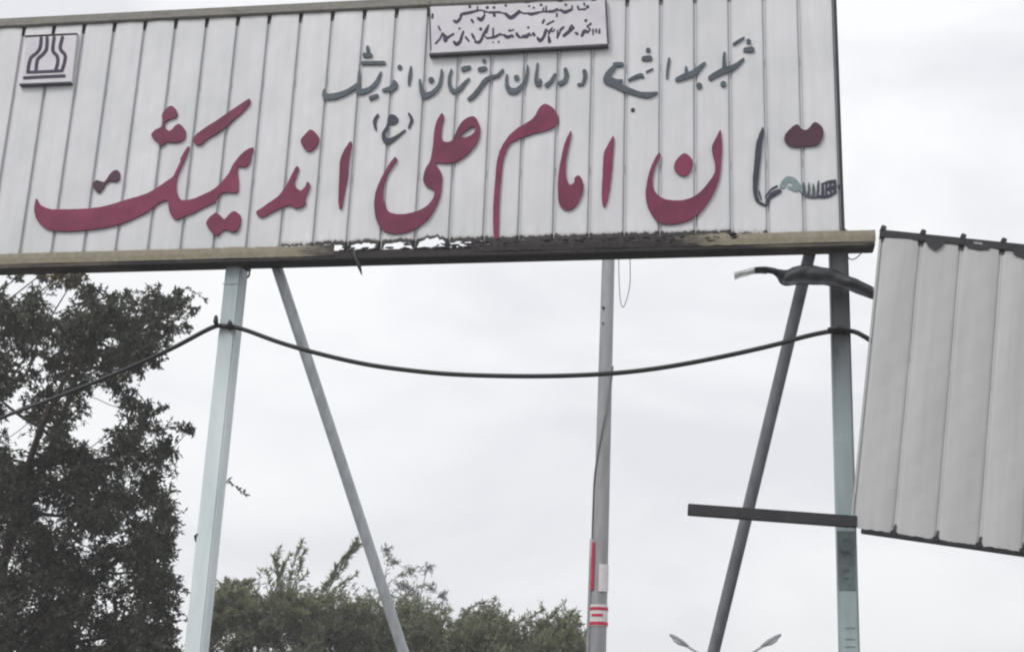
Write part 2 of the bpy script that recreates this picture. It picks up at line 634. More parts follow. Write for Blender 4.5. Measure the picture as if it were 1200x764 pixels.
# loose tongue of metal hanging from the beam
tq = [P(413, 291, -0.03), P(417, 303, -0.05), P(421, 312, -0.045), P(424, 322, -0.05)]
link('loose_tongue', tube_mesh('loose_tongue', tq, [0.012, 0.016, 0.015, 0.004], 6), M['dark'], sign)

# ------------------------------------------------------------------ lettering
def sd_segments(X, Y, A, B, ra=None, rb=None):
    d = np.full(X.shape, 1e9)
    for i in range(len(A)):
        ax, ay = A[i]
        bx, by = B[i]
        vx, vy = bx - ax, by - ay
        L = vx * vx + vy * vy + 1e-12
        t = np.clip(((X - ax) * vx + (Y - ay) * vy) / L, 0, 1)
        q = np.hypot(X - ax - t * vx, Y - ay - t * vy)
        if ra is not None:
            q = q - (ra[i] + (rb[i] - ra[i]) * t)
        d = np.minimum(d, q)
    return d


def sd_poly(X, Y, pts):
    N = len(pts)
    A = pts
    B = np.roll(pts, -1, axis=0)
    d = sd_segments(X, Y, A, B)
    inside = np.zeros(X.shape, bool)
    for i in range(N):
        (x1, y1), (x2, y2) = A[i], B[i]
        if y1 == y2:
            continue
        c = ((y1 > Y) != (y2 > Y)) & (X < (x2 - x1) * (Y - y1) / (y2 - y1) + x1)
        inside ^= c
    return np.where(inside, -d, d)


def contours(D, xs, ys):
    """closed outlines of D < 0"""
    S = D < 0
    cell = S[:-1, :-1].astype(int) + S[:-1, 1:] * 2 + S[1:, 1:] * 4 + S[1:, :-1] * 8
    idx = np.argwhere((cell > 0) & (cell < 15))
    nxt = {}
    pos = {}

    def pt(e):
        if e in pos:
            return
        k_, i, j = e
        if k_ == 'h':
            a, b = D[i, j], D[i, j + 1]
            t = a / (a - b)
            pos[e] = (xs[j] + t * (xs[j + 1] - xs[j]), ys[i])
        else:
            a, b = D[i, j], D[i + 1, j]
            t = a / (a - b)
            pos[e] = (xs[j], ys[i] + t * (ys[i + 1] - ys[i]))
    T, R_, B_, L_ = 0, 1, 2, 3
    table = {1: [(L_, T)], 2: [(T, R_)], 3: [(L_, R_)], 4: [(R_, B_)], 5: [(L_, T), (R_, B_)], 6: [(T, B_)], 7: [(L_, B_)],
             8: [(B_, L_)], 9: [(B_, T)], 10: [(T, R_), (B_, L_)], 11: [(B_, R_)], 12: [(R_, L_)], 13: [(R_, T)], 14: [(T, L_)]}
    for i, j in idx:
        ed = {T: ('h', i, j), B_: ('h', i + 1, j), L_: ('v', i, j), R_: ('v', i, j + 1)}
        for a, b in table[int(cell[i, j])]:
            pt(ed[a])
            pt(ed[b])
            nxt[ed[a]] = ed[b]
    loops = []
    while nxt:
        s = next(iter(nxt))
        lp = []
        e = s
        while e in nxt:
            lp.append(pos[e])
            e = nxt.pop(e)
        if len(lp) > 5:
            loops.append(np.array(lp))
    return loops


def simplify(lp, tol):
    keep = list(range(len(lp)))
    for _ in range(3):
        out = []
        n = len(keep)
        i = 0
        while i < n:
            a = lp[out[-1]] if out else lp[keep[i - 1]]
            b = lp[keep[i]]
            c = lp[keep[(i + 1) % n]]
            v = c - a
            L = np.hypot(*v) + 1e-9
            d = abs(v[0] * (b - a)[1] - v[1] * (b - a)[0]) / L
            if d < tol and L < 6:
                if out or i:
                    i += 1
                    continue
            out.append(keep[i])
            i += 1
        keep = out
    return lp[keep]


def glyph(name, polys=(), strokes=(), org=(0, 0), s=1.0, mat=None, parent=None, yf=-0.019, th=0.012, grow=0.0, res=0.3, holes=(), label=None, tol=0.05, wob=0.16):
    cv = lambda pts: np.array([(org[0] + q[0] / s, org[1] + q[1] / s) for q in pts])
    PL = [catmull(cv(p), 4) for p in polys]
    HL = [catmull(cv(p), 4) for p in holes]
    ST = []
    for st in strokes:
        q = np.array([(org[0] + a / s, org[1] + b / s, w / s) for a, b, w in st])
        if len(q) == 1:
            q = np.vstack([q, q + [0.01, 0, 0]])
        elif len(q) > 2:
            q = catmull(q, 4, False)
        ST.append(q)
    allp = np.vstack([p[:, :2] for p in PL + ST])
    mr = max([q[:, 2].max() for q in ST] + [0]) + 1.5 + grow
    xs = np.arange(allp[:, 0].min() - mr, allp[:, 0].max() + mr, res)
    ys = np.arange(allp[:, 1].min() - mr, allp[:, 1].max() + mr, res)
    X, Y = np.meshgrid(xs, ys)
    D = np.full(X.shape, 1e9)
    for p in PL:
        D = np.minimum(D, sd_poly(X, Y, p))
    for q in ST:
        D = np.minimum(D, sd_segments(X, Y, q[:-1, :2], q[1:, :2], q[:-1, 2], q[1:, 2]))
    for h in HL:
        D = np.maximum(D, -sd_poly(X, Y, h))
    D = D - grow + wob * (np.sin(X * 0.83 + Y * 0.35) * np.sin(Y * 0.71 - X * 0.22 + 1.3) + 0.5 * np.sin(X * 1.9 + 0.7) * np.sin(Y * 2.3))
    D[np.abs(D) < 1e-7] = 1e-7
    cu = bpy.data.curves.new('outline', 'CURVE')
    cu.dimensions = '2D'
    cu.fill_mode = 'BOTH'
    cu.extrude = th / 2
    for lp in contours(D, xs, ys):
        lp = simplify(lp, tol)
        if len(lp) < 4:
            continue
        sp = cu.splines.new('POLY')
        sp.points.add(len(lp) - 1)
        for i, (a, b) in enumerate(lp):
            w = P(a, b, yf)
            sp.points[i].co = (w[0], w[2], 0, 1)
        sp.use_cyclic_u = True
    tmp = bpy.data.objects.new('outline', cu)
    COL.objects.link(tmp)
    dg = bpy.context.evaluated_depsgraph_get()
    me = bpy.data.meshes.new_from_object(tmp.evaluated_get(dg))
    bpy.data.objects.remove(tmp)
    bpy.data.curves.remove(cu)
    n = len(me.vertices)
    co = np.empty(n * 3, np.float32)
    me.vertices.foreach_get('co', co)
    co = co.reshape(-1, 3)
    new = np.stack([co[:, 0], yf + th / 2 - co[:, 2], co[:, 1]], 1)
    me.vertices.foreach_set('co', new.ravel())
    me.update()
    me.name = name
    me.materials.clear()
    o = link(name, me, mat, parent)
    if label:
        o['label'] = label
    return o


R = dict(mat=M['red'], parent=sign, grow=-0.12)
# z1: origin (30,180) x7.5   z2: (160,110) x7.5   z3: (160,180) x7.5, all written in z3 units
t1 = lambda pts: [((30 + a / 7.5 - 160) * 7.5, b) for a, b in pts]
t2 = lambda pts: [(a, b - 525) for a, b in pts]
word = (t1([(95, 395), (130, 450), (200, 482), (260, 490), (400, 488), (560, 480), (700, 460), (850, 415), (960, 382)])
        + [(0, 380), (100, 345), (200, 285), (280, 230), (320, 200), (350, 140), (385, 65)]
        + t2([(385, 570), (420, 505), (452, 462)]) + [(465, -55), (440, 10), (410, 80), (380, 150), (355, 210), (345, 290), (355, 350),
        (385, 400), (430, 410), (500, 395), (560, 370), (640, 335), (700, 295), (760, 235), (810, 170), (845, 100)]
        + t2([(905, 545), (960, 497), (1012, 472), (1028, 485), (1008, 545), (998, 600), (950, 645), (895, 640)])
        + [(888, 180), (895, 240), (892, 325), (865, 345), (780, 340), (720, 370), (690, 425), (640, 450), (580, 480), (500, 520),
           (430, 545), (370, 575), (335, 575), (300, 540), (280, 480), (268, 410), (200, 435), (150, 470), (80, 520), (0, 560)]
        + t1([(850, 612), (700, 650), (560, 668), (400, 682), (280, 680), (180, 660), (120, 612), (85, 555), (75, 500), (80, 430)]))
glyph('letter', [word], org=(160, 180), s=7.5, **R)
glyph('letter_dot', [[(700, 520), (750, 560), (775, 575), (820, 525), (860, 505), (910, 540), (915, 600), (890, 670), (850, 690), (790, 670),
                      (750, 680), (722, 715), (695, 722), (660, 690), (620, 640), (612, 600), (650, 550)]], org=(160, 180), s=7.5, **R)
glyph('letter_dot', [[(300, 105), (340, 130), (360, 175), (340, 210), (290, 225), (255, 245), (245, 290), (290, 325), (340, 280), (375, 265),
                      (415, 300), (432, 340), (415, 400), (350, 430), (270, 425), (238, 450), (210, 455), (190, 430), (150, 400), (128, 360),
                      (165, 315), (215, 290), (230, 240), (222, 185), (260, 130)]], org=(160, 110), s=7.5, **R)
glyph('letter', [[(985, 45), (1000, 70), (960, 130), (900, 190), (830, 250), (780, 295), (700, 350), (620, 400), (560, 450), (510, 440),
                  (495, 410), (515, 365), (600, 300), (700, 235), (800, 165), (900, 100)]], org=(160, 110), s=7.5, **R)
glyph('letter_dot', [[(800, 145), (825, 170), (820, 230), (780, 245), (740, 240), (700, 270), (680, 310), (640, 345), (600, 310), (590, 270),
                      (615, 235), (650, 240), (690, 250), (720, 210), (760, 160)]], org=(30, 180), s=7.5, mat=M['maroon'], parent=sign)
z4 = dict(org=(290, 140), s=6.37)
glyph('letter_dot', [[(475, 75), (525, 120), (535, 150), (515, 200), (465, 240), (425, 220), (395, 160), (430, 110)]], **z4, **R)
glyph('letter', [[(365, 350), (385, 365), (365, 420), (350, 470), (365, 510), (400, 530), (430, 500), (445, 465), (468, 485), (450, 540),
                  (430, 590), (435, 625), (400, 655), (350, 660), (320, 640), (250, 660), (190, 690), (130, 725), (90, 730), (62, 690), (100, 665),
                  (160, 620), (220, 580), (270, 520), (300, 470), (335, 400)]], **z4, **R)
glyph('letter', [[(765, 165), (780, 185), (765, 250), (755, 330), (748, 430), (730, 520), (715, 600), (705, 655), (685, 665), (678, 600),
                  (680, 500), (685, 400), (690, 310), (715, 240)]], **z4, **R)
z5 = dict(org=(420, 120), s=4.775)
glyph('letter', [[(465, 62), (480, 80), (470, 130), (465, 190), (480, 220), (520, 215), (540, 180), (570, 120), (610, 85), (650, 80),
                  (670, 110), (682, 150), (670, 210), (640, 260), (600, 300), (550, 330), (500, 342), (445, 338), (432, 350), (450, 370),
                  (468, 410), (465, 470), (455, 530), (430, 590), (390, 650), (330, 700), (260, 730), (190, 735), (130, 710), (100, 660),
                  (88, 590), (92, 520), (110, 460), (140, 400), (175, 340), (205, 305), (217, 320), (200, 345), (165, 400), (145, 450),
                  (135, 510), (145, 560), (160, 600), (190, 620), (250, 625), (320, 610), (380, 580), (415, 540), (425, 500), (410, 485),
                  (380, 470), (362, 440), (365, 400), (380, 360), (400, 330), (412, 270), (418, 220), (425, 150), (440, 100)]],
      holes=[[(575, 186), (600, 160), (640, 135), (655, 150), (640, 175), (610, 192), (590, 197)]], **z5, **R)
z6 = dict(org=(560, 110), s=4.244)
glyph('letter', [[(335, 50), (380, 75), (400, 120), (385, 160), (330, 185), (270, 200), (225, 215), (180, 235), (160, 250), (143, 280), (125, 340),
                  (115, 430), (108, 520), (105, 620), (102, 712), (80, 715), (75, 620), (78, 520), (85, 430), (92, 350), (110, 280),
                  (145, 220), (190, 175), (240, 145), (280, 115), (305, 70)]], **z6, **R)
glyph('letter', [[(460, 185), (465, 205), (450, 270), (438, 340), (440, 410), (455, 450), (478, 442), (480, 420), (500, 405), (520, 430),
                  (525, 470), (510, 520), (480, 565), (440, 578), (405, 550), (397, 480), (400, 400), (412, 330), (430, 250)]], **z6, **R)
glyph('letter', [[(672, 210), (678, 240), (672, 330), (665, 400), (655, 480), (640, 545), (622, 560), (615, 500), (620, 400), (625, 300),
                  (640, 265)]], **z6, **R)
z7 = dict(org=(740, 140), s=5.875)
glyph('letter', [[(190, 228), (150, 290), (120, 370), (100, 470), (98, 540), (115, 610), (150, 670), (190, 710), (280, 722), (360, 705),
                  (430, 675), (490, 620), (545, 545), (590, 450), (612, 370), (620, 280), (625, 200), (618, 90), (608, 75), (580, 130),
                  (553, 190), (560, 250), (575, 310), (570, 370), (540, 420), (490, 480), (430, 530), (350, 555), (270, 555), (210, 540),
                  (165, 500), (148, 450), (150, 380), (170, 310), (200, 260)]], **z7, **R)
glyph('letter_dot', [[(368, 232), (420, 280), (415, 340), (370, 390), (310, 365), (292, 320), (315, 270)]], **z7, **R)
z8 = dict(org=(870, 130), s=6.37)
glyph('letter_dot', [[(405, 100), (450, 140), (490, 135), (540, 85), (595, 120), (605, 180), (570, 245), (510, 262), (455, 265), (390, 268),
                      (330, 245), (312, 200), (340, 150)]], mat=M['maroon'], parent=sign, label='dark maroon pair of dots at the right end', **z8)
glyph('letter', [[(152, 120), (162, 170), (150, 230), (140, 330), (128, 430), (120, 520), (112, 600), (112, 650), (95, 665), (80, 590),
                  (78, 500), (88, 400), (100, 260), (120, 190)]], mat=M['navy'], parent=sign, label='dark blue upright stroke, bent at its foot', **z8)
Bn = dict(mat=M['navy'], parent=sign, yf=-0.012, th=0.008)
glyph('torn_letter', strokes=[[(105, 650, 14), (130, 685, 9), (165, 700, 7)], [(125, 600, 5), (140, 660, 5)], [(180, 700, 11), (195, 655, 13), (235, 612, 12), (280, 592, 10)],
                              [(175, 640, 6), (215, 585, 6), (260, 560, 5)], [(215, 645, 6), (290, 600, 6)]], **z8, **Bn)
glyph('torn_letter', strokes=[[(300, 560, 22), (330, 515, 22), (370, 515, 22), (400, 545, 24), (440, 590, 18)], [(350, 570, 14), (400, 590, 14)]],
      mat=M['teal'], parent=sign, yf=-0.010, th=0.006, **z8)
rt = random.Random(4)
frag = []
for i in range(8):
    xa = 462 + 33 * i + rt.uniform(-5, 5)
    ya, yb_ = 548 - i * 3 + rt.uniform(-14, 14), 628 - max(0, i - 5) * 14 + rt.uniform(-12, 8)
    frag.append([(xa + rt.uniform(-4, 8), ya, rt.uniform(4, 9)), (xa, (ya + yb_) / 2, rt.uniform(7, 14)), (xa + rt.uniform(-8, 4), yb_, rt.uniform(8, 13))])
glyph('torn_letter', strokes=frag[:3] + [[(455, 618, 8), (490, 636, 9), (540, 645, 8)]], label='grey blue smeared remains of lost letters', **z8, **{**Bn, 'mat': M['blue'], 'wob': 0.3})
glyph('torn_letter', strokes=frag[3:] + [[(560, 640, 9), (640, 636, 12), (700, 604, 8)], [(600, 545, 5), (640, 530, 9), (690, 522, 11)], [(650, 580, 14), (680, 570, 12)], [(722, 560, 9), (738, 572, 11)]], **z8, **{**Bn, 'wob': 0.3})

# the honorific in brackets
glyph('letter', strokes=[[(108, 72, 7), (90, 105, 9), (97, 150, 6)]], **z5, **Bn)
glyph('letter', strokes=[[(282, 65, 6), (298, 100, 9), (282, 140, 6)]], **z5, **Bn)
glyph('letter', strokes=[[(172, 100, 10), (185, 82, 15), (208, 98, 16), (195, 112, 14), (172, 112, 10)], [(175, 105, 8), (160, 140, 8), (142, 172, 10), (145, 205, 13),
                          (165, 218, 16), (205, 200, 10), (260, 158, 5)]], **z5, **Bn)

Bl = dict(mat=M['blue'], parent=sign, yf=-0.016, th=0.011, grow=-0.08, res=0.22)
b1 = dict(org=(370, 40), s=5.875)
glyph('letter', strokes=[[(58, 385, 8), (68, 430, 20), (150, 422, 20), (220, 395, 17), (285, 350, 14)],
                         [(285, 350, 12), (300, 395, 19), (360, 385, 17), (405, 350, 15), (430, 310, 13), (448, 262, 6)],
                         [(300, 250, 7), (297, 300, 10), (294, 350, 13)]], **b1, **Bl)
glyph('letter', strokes=[[(320, 200, 13), (470, 198, 13)]], **b1, **Bl)
glyph('letter_dot', strokes=[[(358, 92, 12), (358, 112, 13)], [(335, 145, 16), (375, 145, 16)]], **b1, **Bl)
glyph('letter_dot', strokes=[[(380, 440, 16), (418, 425, 14)]], **b1, **Bl)
glyph('letter', strokes=[[(465, 385, 10), (520, 375, 20), (545, 350, 22), (540, 325, 9)]], **b1, **Bl)
glyph('letter_dot', strokes=[[(578, 228, 17)]], **b1, **Bl)
glyph('letter', strokes=[[(655, 225, 6), (648, 290, 13), (640, 350, 8)]], **b1, **Bl)
b2 = dict(org=(460, 60), s=10.0)
glyph('letter', strokes=[[(320, 340, 14), (335, 430, 26), (370, 515, 38), (430, 510, 30), (490, 470, 26), (545, 400, 20), (570, 300, 18), (575, 225, 14)]], **b2, **Bl)
glyph('letter_dot', strokes=[[(450, 335, 34)]], **b2, **Bl)
glyph('letter', strokes=[[(690, 220, 12), (668, 300, 18), (668, 400, 22), (700, 460, 30), (740, 470, 26), (790, 440, 26), (840, 380, 22), (895, 325, 12)]], **b2, **Bl)
glyph('letter_dot', strokes=[[(830, 210, 30), (895, 190, 24)]], **b2, **Bl)
glyph('letter', strokes=[[(900, 560, 24), (960, 510, 27), (1030, 420, 27), (1090, 340, 27), (1150, 310, 25), (1187, 298, 22), (1233, 286, 21), (1292, 222, 14)]], **b2, **Bl)
b3 = dict(org=(560, 60), s=8.57)
glyph('letter_dot', strokes=[[(20, 185, 24), (70, 175, 24)], [(62, 100, 20)]], **b3, **Bl)
glyph('letter', strokes=[[(290, 240, 12), (290, 340, 20), (330, 400, 32), (390, 395, 28), (440, 350, 20), (480, 290, 16), (495, 220, 14), (500, 150, 10)]], **b3, **Bl)
glyph('letter_dot', strokes=[[(388, 265, 28)]], **b3, **Bl)
glyph('letter', strokes=[[(600, 125, 10), (590, 200, 12), (585, 300, 22), (610, 330, 26), (628, 290, 14)]], **b3, **Bl)
glyph('letter', strokes=[[(690, 340, 22), (730, 310, 20), (775, 235, 14)]], **b3, **Bl)
glyph('letter', strokes=[[(820, 325, 22), (870, 300, 22), (890, 240, 24), (880, 185, 20)]], **b3, **Bl)
glyph('letter', strokes=[[(1010, 335, 15), (1050, 330, 17), (1075, 270, 19), (1070, 205, 24)]], **b3, **Bl)
b4 = dict(org=(680, 50), s=8.49)
glyph('letter', strokes=[[(345, 218, 24), (415, 215, 20)], [(330, 250, 22), (280, 310, 30), (262, 375, 34), (340, 410, 32), (430, 455, 32), (520, 490, 27), (600, 515, 25), (680, 520, 28), (760, 500, 12)],
                         [(300, 350, 14), (360, 380, 16), (410, 378, 14)]], **b4, **Bl)
glyph('letter', strokes=[[(485, 370, 12), (540, 345, 17), (600, 325, 21), (625, 340, 12)]], **b4, **Bl)
glyph('letter', strokes=[[(660, 290, 8), (720, 260, 7)]], **b4, **Bl)
glyph('letter_dot', strokes=[[(675, 75, 25)], [(635, 160, 27), (690, 155, 27)]], **b4, **Bl)
glyph('letter', strokes=[[(885, 160, 13), (872, 240, 15), (862, 350, 12)]], **b4, **Bl)
b5 = dict(org=(770, 35), s=9.55)
glyph('letter', strokes=[[(230, 555, 28), (310, 520, 34), (400, 490, 34), (450, 450, 30), (530, 375, 16)], [(325, 420, 14), (330, 490, 24)]], **b5, **Bl)
glyph('letter_dot', strokes=[[(470, 625, 34)]], **b5, **Bl)
glyph('letter', strokes=[[(600, 540, 30), (660, 500, 32), (740, 460, 33), (830, 430, 32), (900, 390, 26), (965, 330, 15)], [(755, 260, 13), (750, 340, 19), (755, 430, 28)]], **b5, **Bl)
glyph('letter', strokes=[[(860, 160, 14), (920, 120, 14), (975, 85, 8)]], **b5, **Bl)
glyph('letter_dot', strokes=[[(1025, 130, 28)], [(990, 225, 28), (1060, 220, 32)]], **b5, **Bl)
glyph('letter_dot', strokes=[[(742, 605, 34)]], **b5, **Bl)
glyph('bolt_hole', strokes=[[(523, 672, 22)]], org=(680, 50), s=8.49, mat=M['black'], parent=sign, yf=-0.006, th=0.004, res=0.2)


# plates on the board
def plate(name, corners, yf, th, mat, label):
    """corners in photo points: bottom left, bottom right, top right, top left"""
    f = [P(x, y, yf) for x, y in corners]
    b = [np.array([q[0], yf + th, q[2]]) for q in f]
    bm = bmesh.new()
    vf = [bm.verts.new(q) for q in f]
    vb = [bm.verts.new(q) for q in b]
    bm.faces.new(vf)
    bm.faces.new(vb[::-1])
    for i in range(4):
        j = (i + 1) % 4
        bm.faces.new((vf[j], vf[i], vb[i], vb[j]))
    bmesh.ops.recalc_face_normals(bm, faces=bm.faces)
    bmesh.ops.bevel(bm, geom=list(bm.edges), offset=0.003, segments=1, affect='EDGES')
    me = bpy.data.meshes.new(name)
    bm.to_mesh(me)
    bm.free()
    o = link(name, me, mat, sign)
    o['label'] = label
    return o


hp = plate('header_plate', [(505, 64), (712, 54), (709, 1), (504, 8)], -0.042, 0.036, M['plate'], 'lilac white plate with two lines of small Persian writing')
link('plate_rim_or_shade_line', box_mesh('plate_rim_or_shade_line', P(503.5, 65.5, -0.024), P(713, 54.5, -0.024), 0.020, 0.048, 0.003), M['plate_edge'], hp)  # bottom rim coloured dark to give the shadow line under the plate
link('plate_rim_or_shade_line', box_mesh('plate_rim_or_shade_line', P(505.4, 61, -0.024), P(503.6, 5, -0.024), 0.010, 0.046, 0.002), M['plate_edge'], hp)
link('plate_rim_or_shade_line', box_mesh('plate_rim_or_shade_line', P(712.5, 50, -0.024), P(709.8, 0, -0.024), 0.010, 0.046, 0.002), M['plate_edge'], hp)
lp_ = plate('logo_plate', [(25, 99.5), (84, 97), (90, 41), (31, 44)], -0.036, 0.030, M['plate'], 'small plate with a dark flask-shaped emblem')
link('plate_rim_or_shade_line', box_mesh('plate_rim_or_shade_line', P(23.5, 100.5, -0.020), P(84.5, 98, -0.020), 0.016, 0.040, 0.003), M['plate_edge'], lp_)  # dark again, standing in for the shadow line at the plate's foot
link('plate_rim_or_shade_line', box_mesh('plate_rim_or_shade_line', P(29.5, 43.5, -0.020), P(91, 40.6, -0.020), 0.007, 0.036, 0.002), M['plate_edge'], lp_)

h12 = lambda pts, w=11.5: [(a, b, w) for a, b in pts]
glyph('emblem', strokes=[h12([(292, 268), (285, 345), (255, 398), (203, 440), (182, 500), (174, 568)]),
                         h12([(345, 266), (340, 365), (300, 420), (258, 462), (245, 560)]),
                         h12([(408, 264), (396, 378), (435, 430), (440, 490), (420, 558)]),
                         h12([(482, 262), (463, 362), (506, 420), (500, 490), (478, 556)]),
                         h12([(170, 574), (320, 568), (480, 560)], 10), h12([(142, 624), (320, 614), (498, 606)], 11)],
      org=(10, 10), s=7.64, mat=M['ink'], parent=lp_, yf=-0.038, th=0.0015, res=0.2, tol=0.03, grow=0.55, wob=0.04)
IK = dict(mat=M['ink'], parent=hp, yf=-0.0440, th=0.0015, res=0.2, grow=0.1, tol=0.03, wob=0.05)
p6 = dict(org=(500, 0), s=10.91)
p7 = dict(org=(600, 0), s=10.0)
row1a = [[(350, 270, 14), (385, 285, 20), (430, 240, 16), (450, 185, 18), (560, 165, 18), (640, 140, 12)], [(550, 90, 18)], [(650, 90, 10), (650, 150, 9)],
         [(575, 260, 15), (595, 290, 12)], [(660, 240, 18), (700, 255, 24), (740, 200, 11)], [(775, 100, 20)], [(860, 100, 18)],
         [(865, 200, 20), (860, 170, 13)], [(800, 160, 10), (930, 160, 14)], [(1010, 75, 16)], [(1010, 180, 18), (1070, 230, 24), (1130, 190, 16), (1180, 150, 18)],
         [(75, 190, 14), (72, 230, 14)]]
row2a = [[(115, 560, 12), (170, 500, 11), (205, 430, 12), (240, 520, 26)], [(150, 340, 10), (175, 390, 11)], [(265, 480, 12), (340, 440, 14)], [(420, 370, 14)],
         [(350, 540, 16), (385, 570, 24), (430, 530, 20), (450, 460, 16), (470, 410, 13)], [(500, 480, 14), (540, 530, 11)], [(580, 440, 14), (600, 480, 18)],
         [(625, 540, 16), (670, 545, 20), (705, 500, 16), (725, 440, 14), (790, 330, 12)], [(690, 375, 20)], [(850, 370, 11), (850, 480, 12)],
         [(780, 490, 9), (860, 480, 16), (940, 440, 14)], [(920, 540, 13)], [(1060, 395, 16)], [(990, 450, 14), (1030, 480, 22), (1090, 460, 18)],
         [(1150, 430, 14), (1175, 470, 18)]]
row1b = [[(10, 210, 18), (85, 140, 20)], [(200, 75, 12)], [(255, 95, 13)], [(340, 60, 16)], [(190, 160, 12), (230, 170, 18), (310, 150, 14)],
         [(400, 80, 9), (400, 130, 11)], [(430, 140, 14), (490, 135, 16), (530, 110, 12)], [(525, 160, 9), (525, 195, 11)], [(630, 60, 16)],
         [(570, 120, 12), (620, 145, 20), (700, 115, 14)], [(770, 80, 11), (780, 110, 12)], [(845, 45, 11), (850, 65, 9)], [(885, 85, 20)], [(800, 115, 9), (860, 110, 11)]]
row2b = [[(10, 430, 14)], [(60, 410, 18)], [(130, 430, 18), (170, 430, 22), (200, 400, 14)], [(190, 325, 14)], [(250, 400, 18), (265, 420, 12)],
         [(300, 450, 14), (330, 480, 20), (370, 440, 16), (390, 380, 18), (400, 350, 12)], [(360, 270, 13), (375, 240, 12)], [(430, 430, 12), (440, 490, 20)],
         [(430, 400, 11), (470, 330, 10)], [(410, 290, 10), (490, 250, 9)], [(535, 360, 9), (530, 450, 9)], [(570, 350, 14), (600, 325, 14)],
         [(610, 420, 18), (660, 380, 20), (720, 330, 14)], [(745, 390, 12), (765, 400, 16)], [(820, 420, 16), (850, 370, 22), (890, 380, 14)],
         [(865, 245, 18)], [(920, 280, 12)], [(950, 350, 11), (950, 410, 8)], [(985, 350, 11), (988, 380, 11)], [(1025, 350, 11), (1025, 390, 12)]]
row1a += [[(640, 140, 10), (700, 135, 9), (760, 155, 9), (800, 165, 9), (865, 172, 9)], [(735, 150, 8), (740, 200, 9)], [(930, 160, 9), (1010, 182, 10)]]
row2a += [[(205, 430, 9), (265, 478, 9)], [(240, 520, 9), (300, 470, 9)], [(600, 480, 9), (628, 535, 10)], [(725, 440, 9), (770, 415, 9), (790, 330, 8)], [(940, 445, 9), (990, 455, 9)], [(780, 500, 8), (745, 470, 8), (725, 440, 8)],
          [(1060, 400, 8), (1110, 385, 9)], [(850, 545, 10)]]
row1b += [[(310, 150, 9), (370, 140, 9), (430, 145, 9)], [(530, 125, 9), (570, 125, 9)], [(85, 140, 9), (130, 160, 9), (185, 160, 8)], [(370, 100, 9), (360, 140, 8)], [(700, 115, 9), (705, 75, 9)]]
row2b += [[(60, 410, 8), (95, 445, 9), (130, 435, 9)], [(400, 350, 9), (430, 375, 8), (450, 350, 8), (475, 375, 8), (500, 350, 8)], [(570, 350, 8), (555, 400, 9), (535, 440, 8)], [(720, 330, 9), (700, 300, 9), (670, 340, 9)],
          [(890, 380, 8), (915, 350, 9), (880, 310, 9), (925, 290, 8)], [(200, 400, 8), (225, 420, 8)]]
conv = lambda st, o, s: [[(o[0] + a / s, o[1] + b / s, w / s) for a, b, w in q] for q in st]
for o_ in [glyph('lettering', strokes=conv(row1a, (500, 0), 10.91) + conv(row1b, (600, 0), 10.0), **IK),
           glyph('lettering', strokes=conv(row2a, (500, 0), 10.91) + conv(row2b, (600, 0), 10.0), **IK)]:
    o_['kind'] = 'stuff'


# ------------------------------------------------------------------ posts and braces
def post(label, top_px, low_px, mat, w=0.125, d=0.155, yc=0.0, name='sign_post', ztop=None):
    Yp = 0.115
    a, b = P(*top_px, Yp - d / 2), P(*low_px, Yp - d / 2)
    dirv = (a - b) / (a[2] - b[2])
    g = b - dirv * b[2]
    t = a + dirv * 0.22
    g[1] = t[1] = Yp + 0.03
    root = empty(name, (g[0], g[1], 0), label, 'post', 'square steel posts of the sign')
    link('shaft', box_mesh('shaft', (g[0], g[1], 0.0), (t[0], t[1], t[2]), w, d, 0.012), mat, root)
    bmm = box_mesh('base_plate', (g[0], g[1], 0.10), (g[0], g[1], 0.118), 0.30, 0.30, 0.003)
    link('base_plate', bmm, M['dark'], root)
    link('footing', box_mesh('footing', (g[0], g[1], -0.2), (g[0], g[1], 0.10), 0.55, 0.55, 0.015), M['concrete'], root)
    return root, g, t


pl, gl, tl = post('pale blue square steel post under the left part of the sign board', (271.5, 318), (223.5, 764), M['post_l'])
pr, gr, tr = post('blue grey worn steel post near the right end of the sign board', (984, 300), (996.8, 764), M['post_r'])
# third post of the gate, beyond the right edge of the photo: it carries the far end of the loose panel and the cable
xr = 9.75
p3 = empty('sign_post', (xr, 0.14, 0), 'plain grey blue steel post holding the far end of the sagging panel', 'post', 'square steel posts of the sign')
link('shaft', box_mesh('shaft', (xr, 0.14, 0), (xr, 0.14, 5.6), 0.125, 0.155, 0.012), M['post_r'], p3)
link('footing', box_mesh('footing', (xr, 0.14, -0.2), (xr, 0.14, 0.10), 0.55, 0.55, 0.015), M['concrete'], p3)

# small fittings seen on the left post
yfr = 0.115 - 0.0775 + 0.03
q = P(288, 316, 0.05)
link('bracket', join_meshes('bracket', [box_mesh('x', (q[0] - 0.02, 0.09, q[2] + 0.03), (q[0] + 0.022, 0.09, q[2] + 0.03), 0.05, 0.03, 0.002),
                                        tube_mesh('y', [(q[0] + 0.012, 0.09, q[2] + 0.03), (q[0] + 0.018, 0.088, q[2] - 0.03), (q[0] + 0.004, 0.088, q[2] - 0.05)], 0.008, 6)]), M['dark'], pl)
q = P(227, 627, 0.05)
link('hook', tube_mesh('hook', [(q[0] + 0.03, 0.1, q[2] - 0.06), (q[0] + 0.006, 0.09, q[2] - 0.03), (q[0], 0.085, q[2]), (q[0] + 0.02, 0.08, q[2] + 0.015)], [0.006, 0.009, 0.011, 0.009], 7), M['dark'], pl)
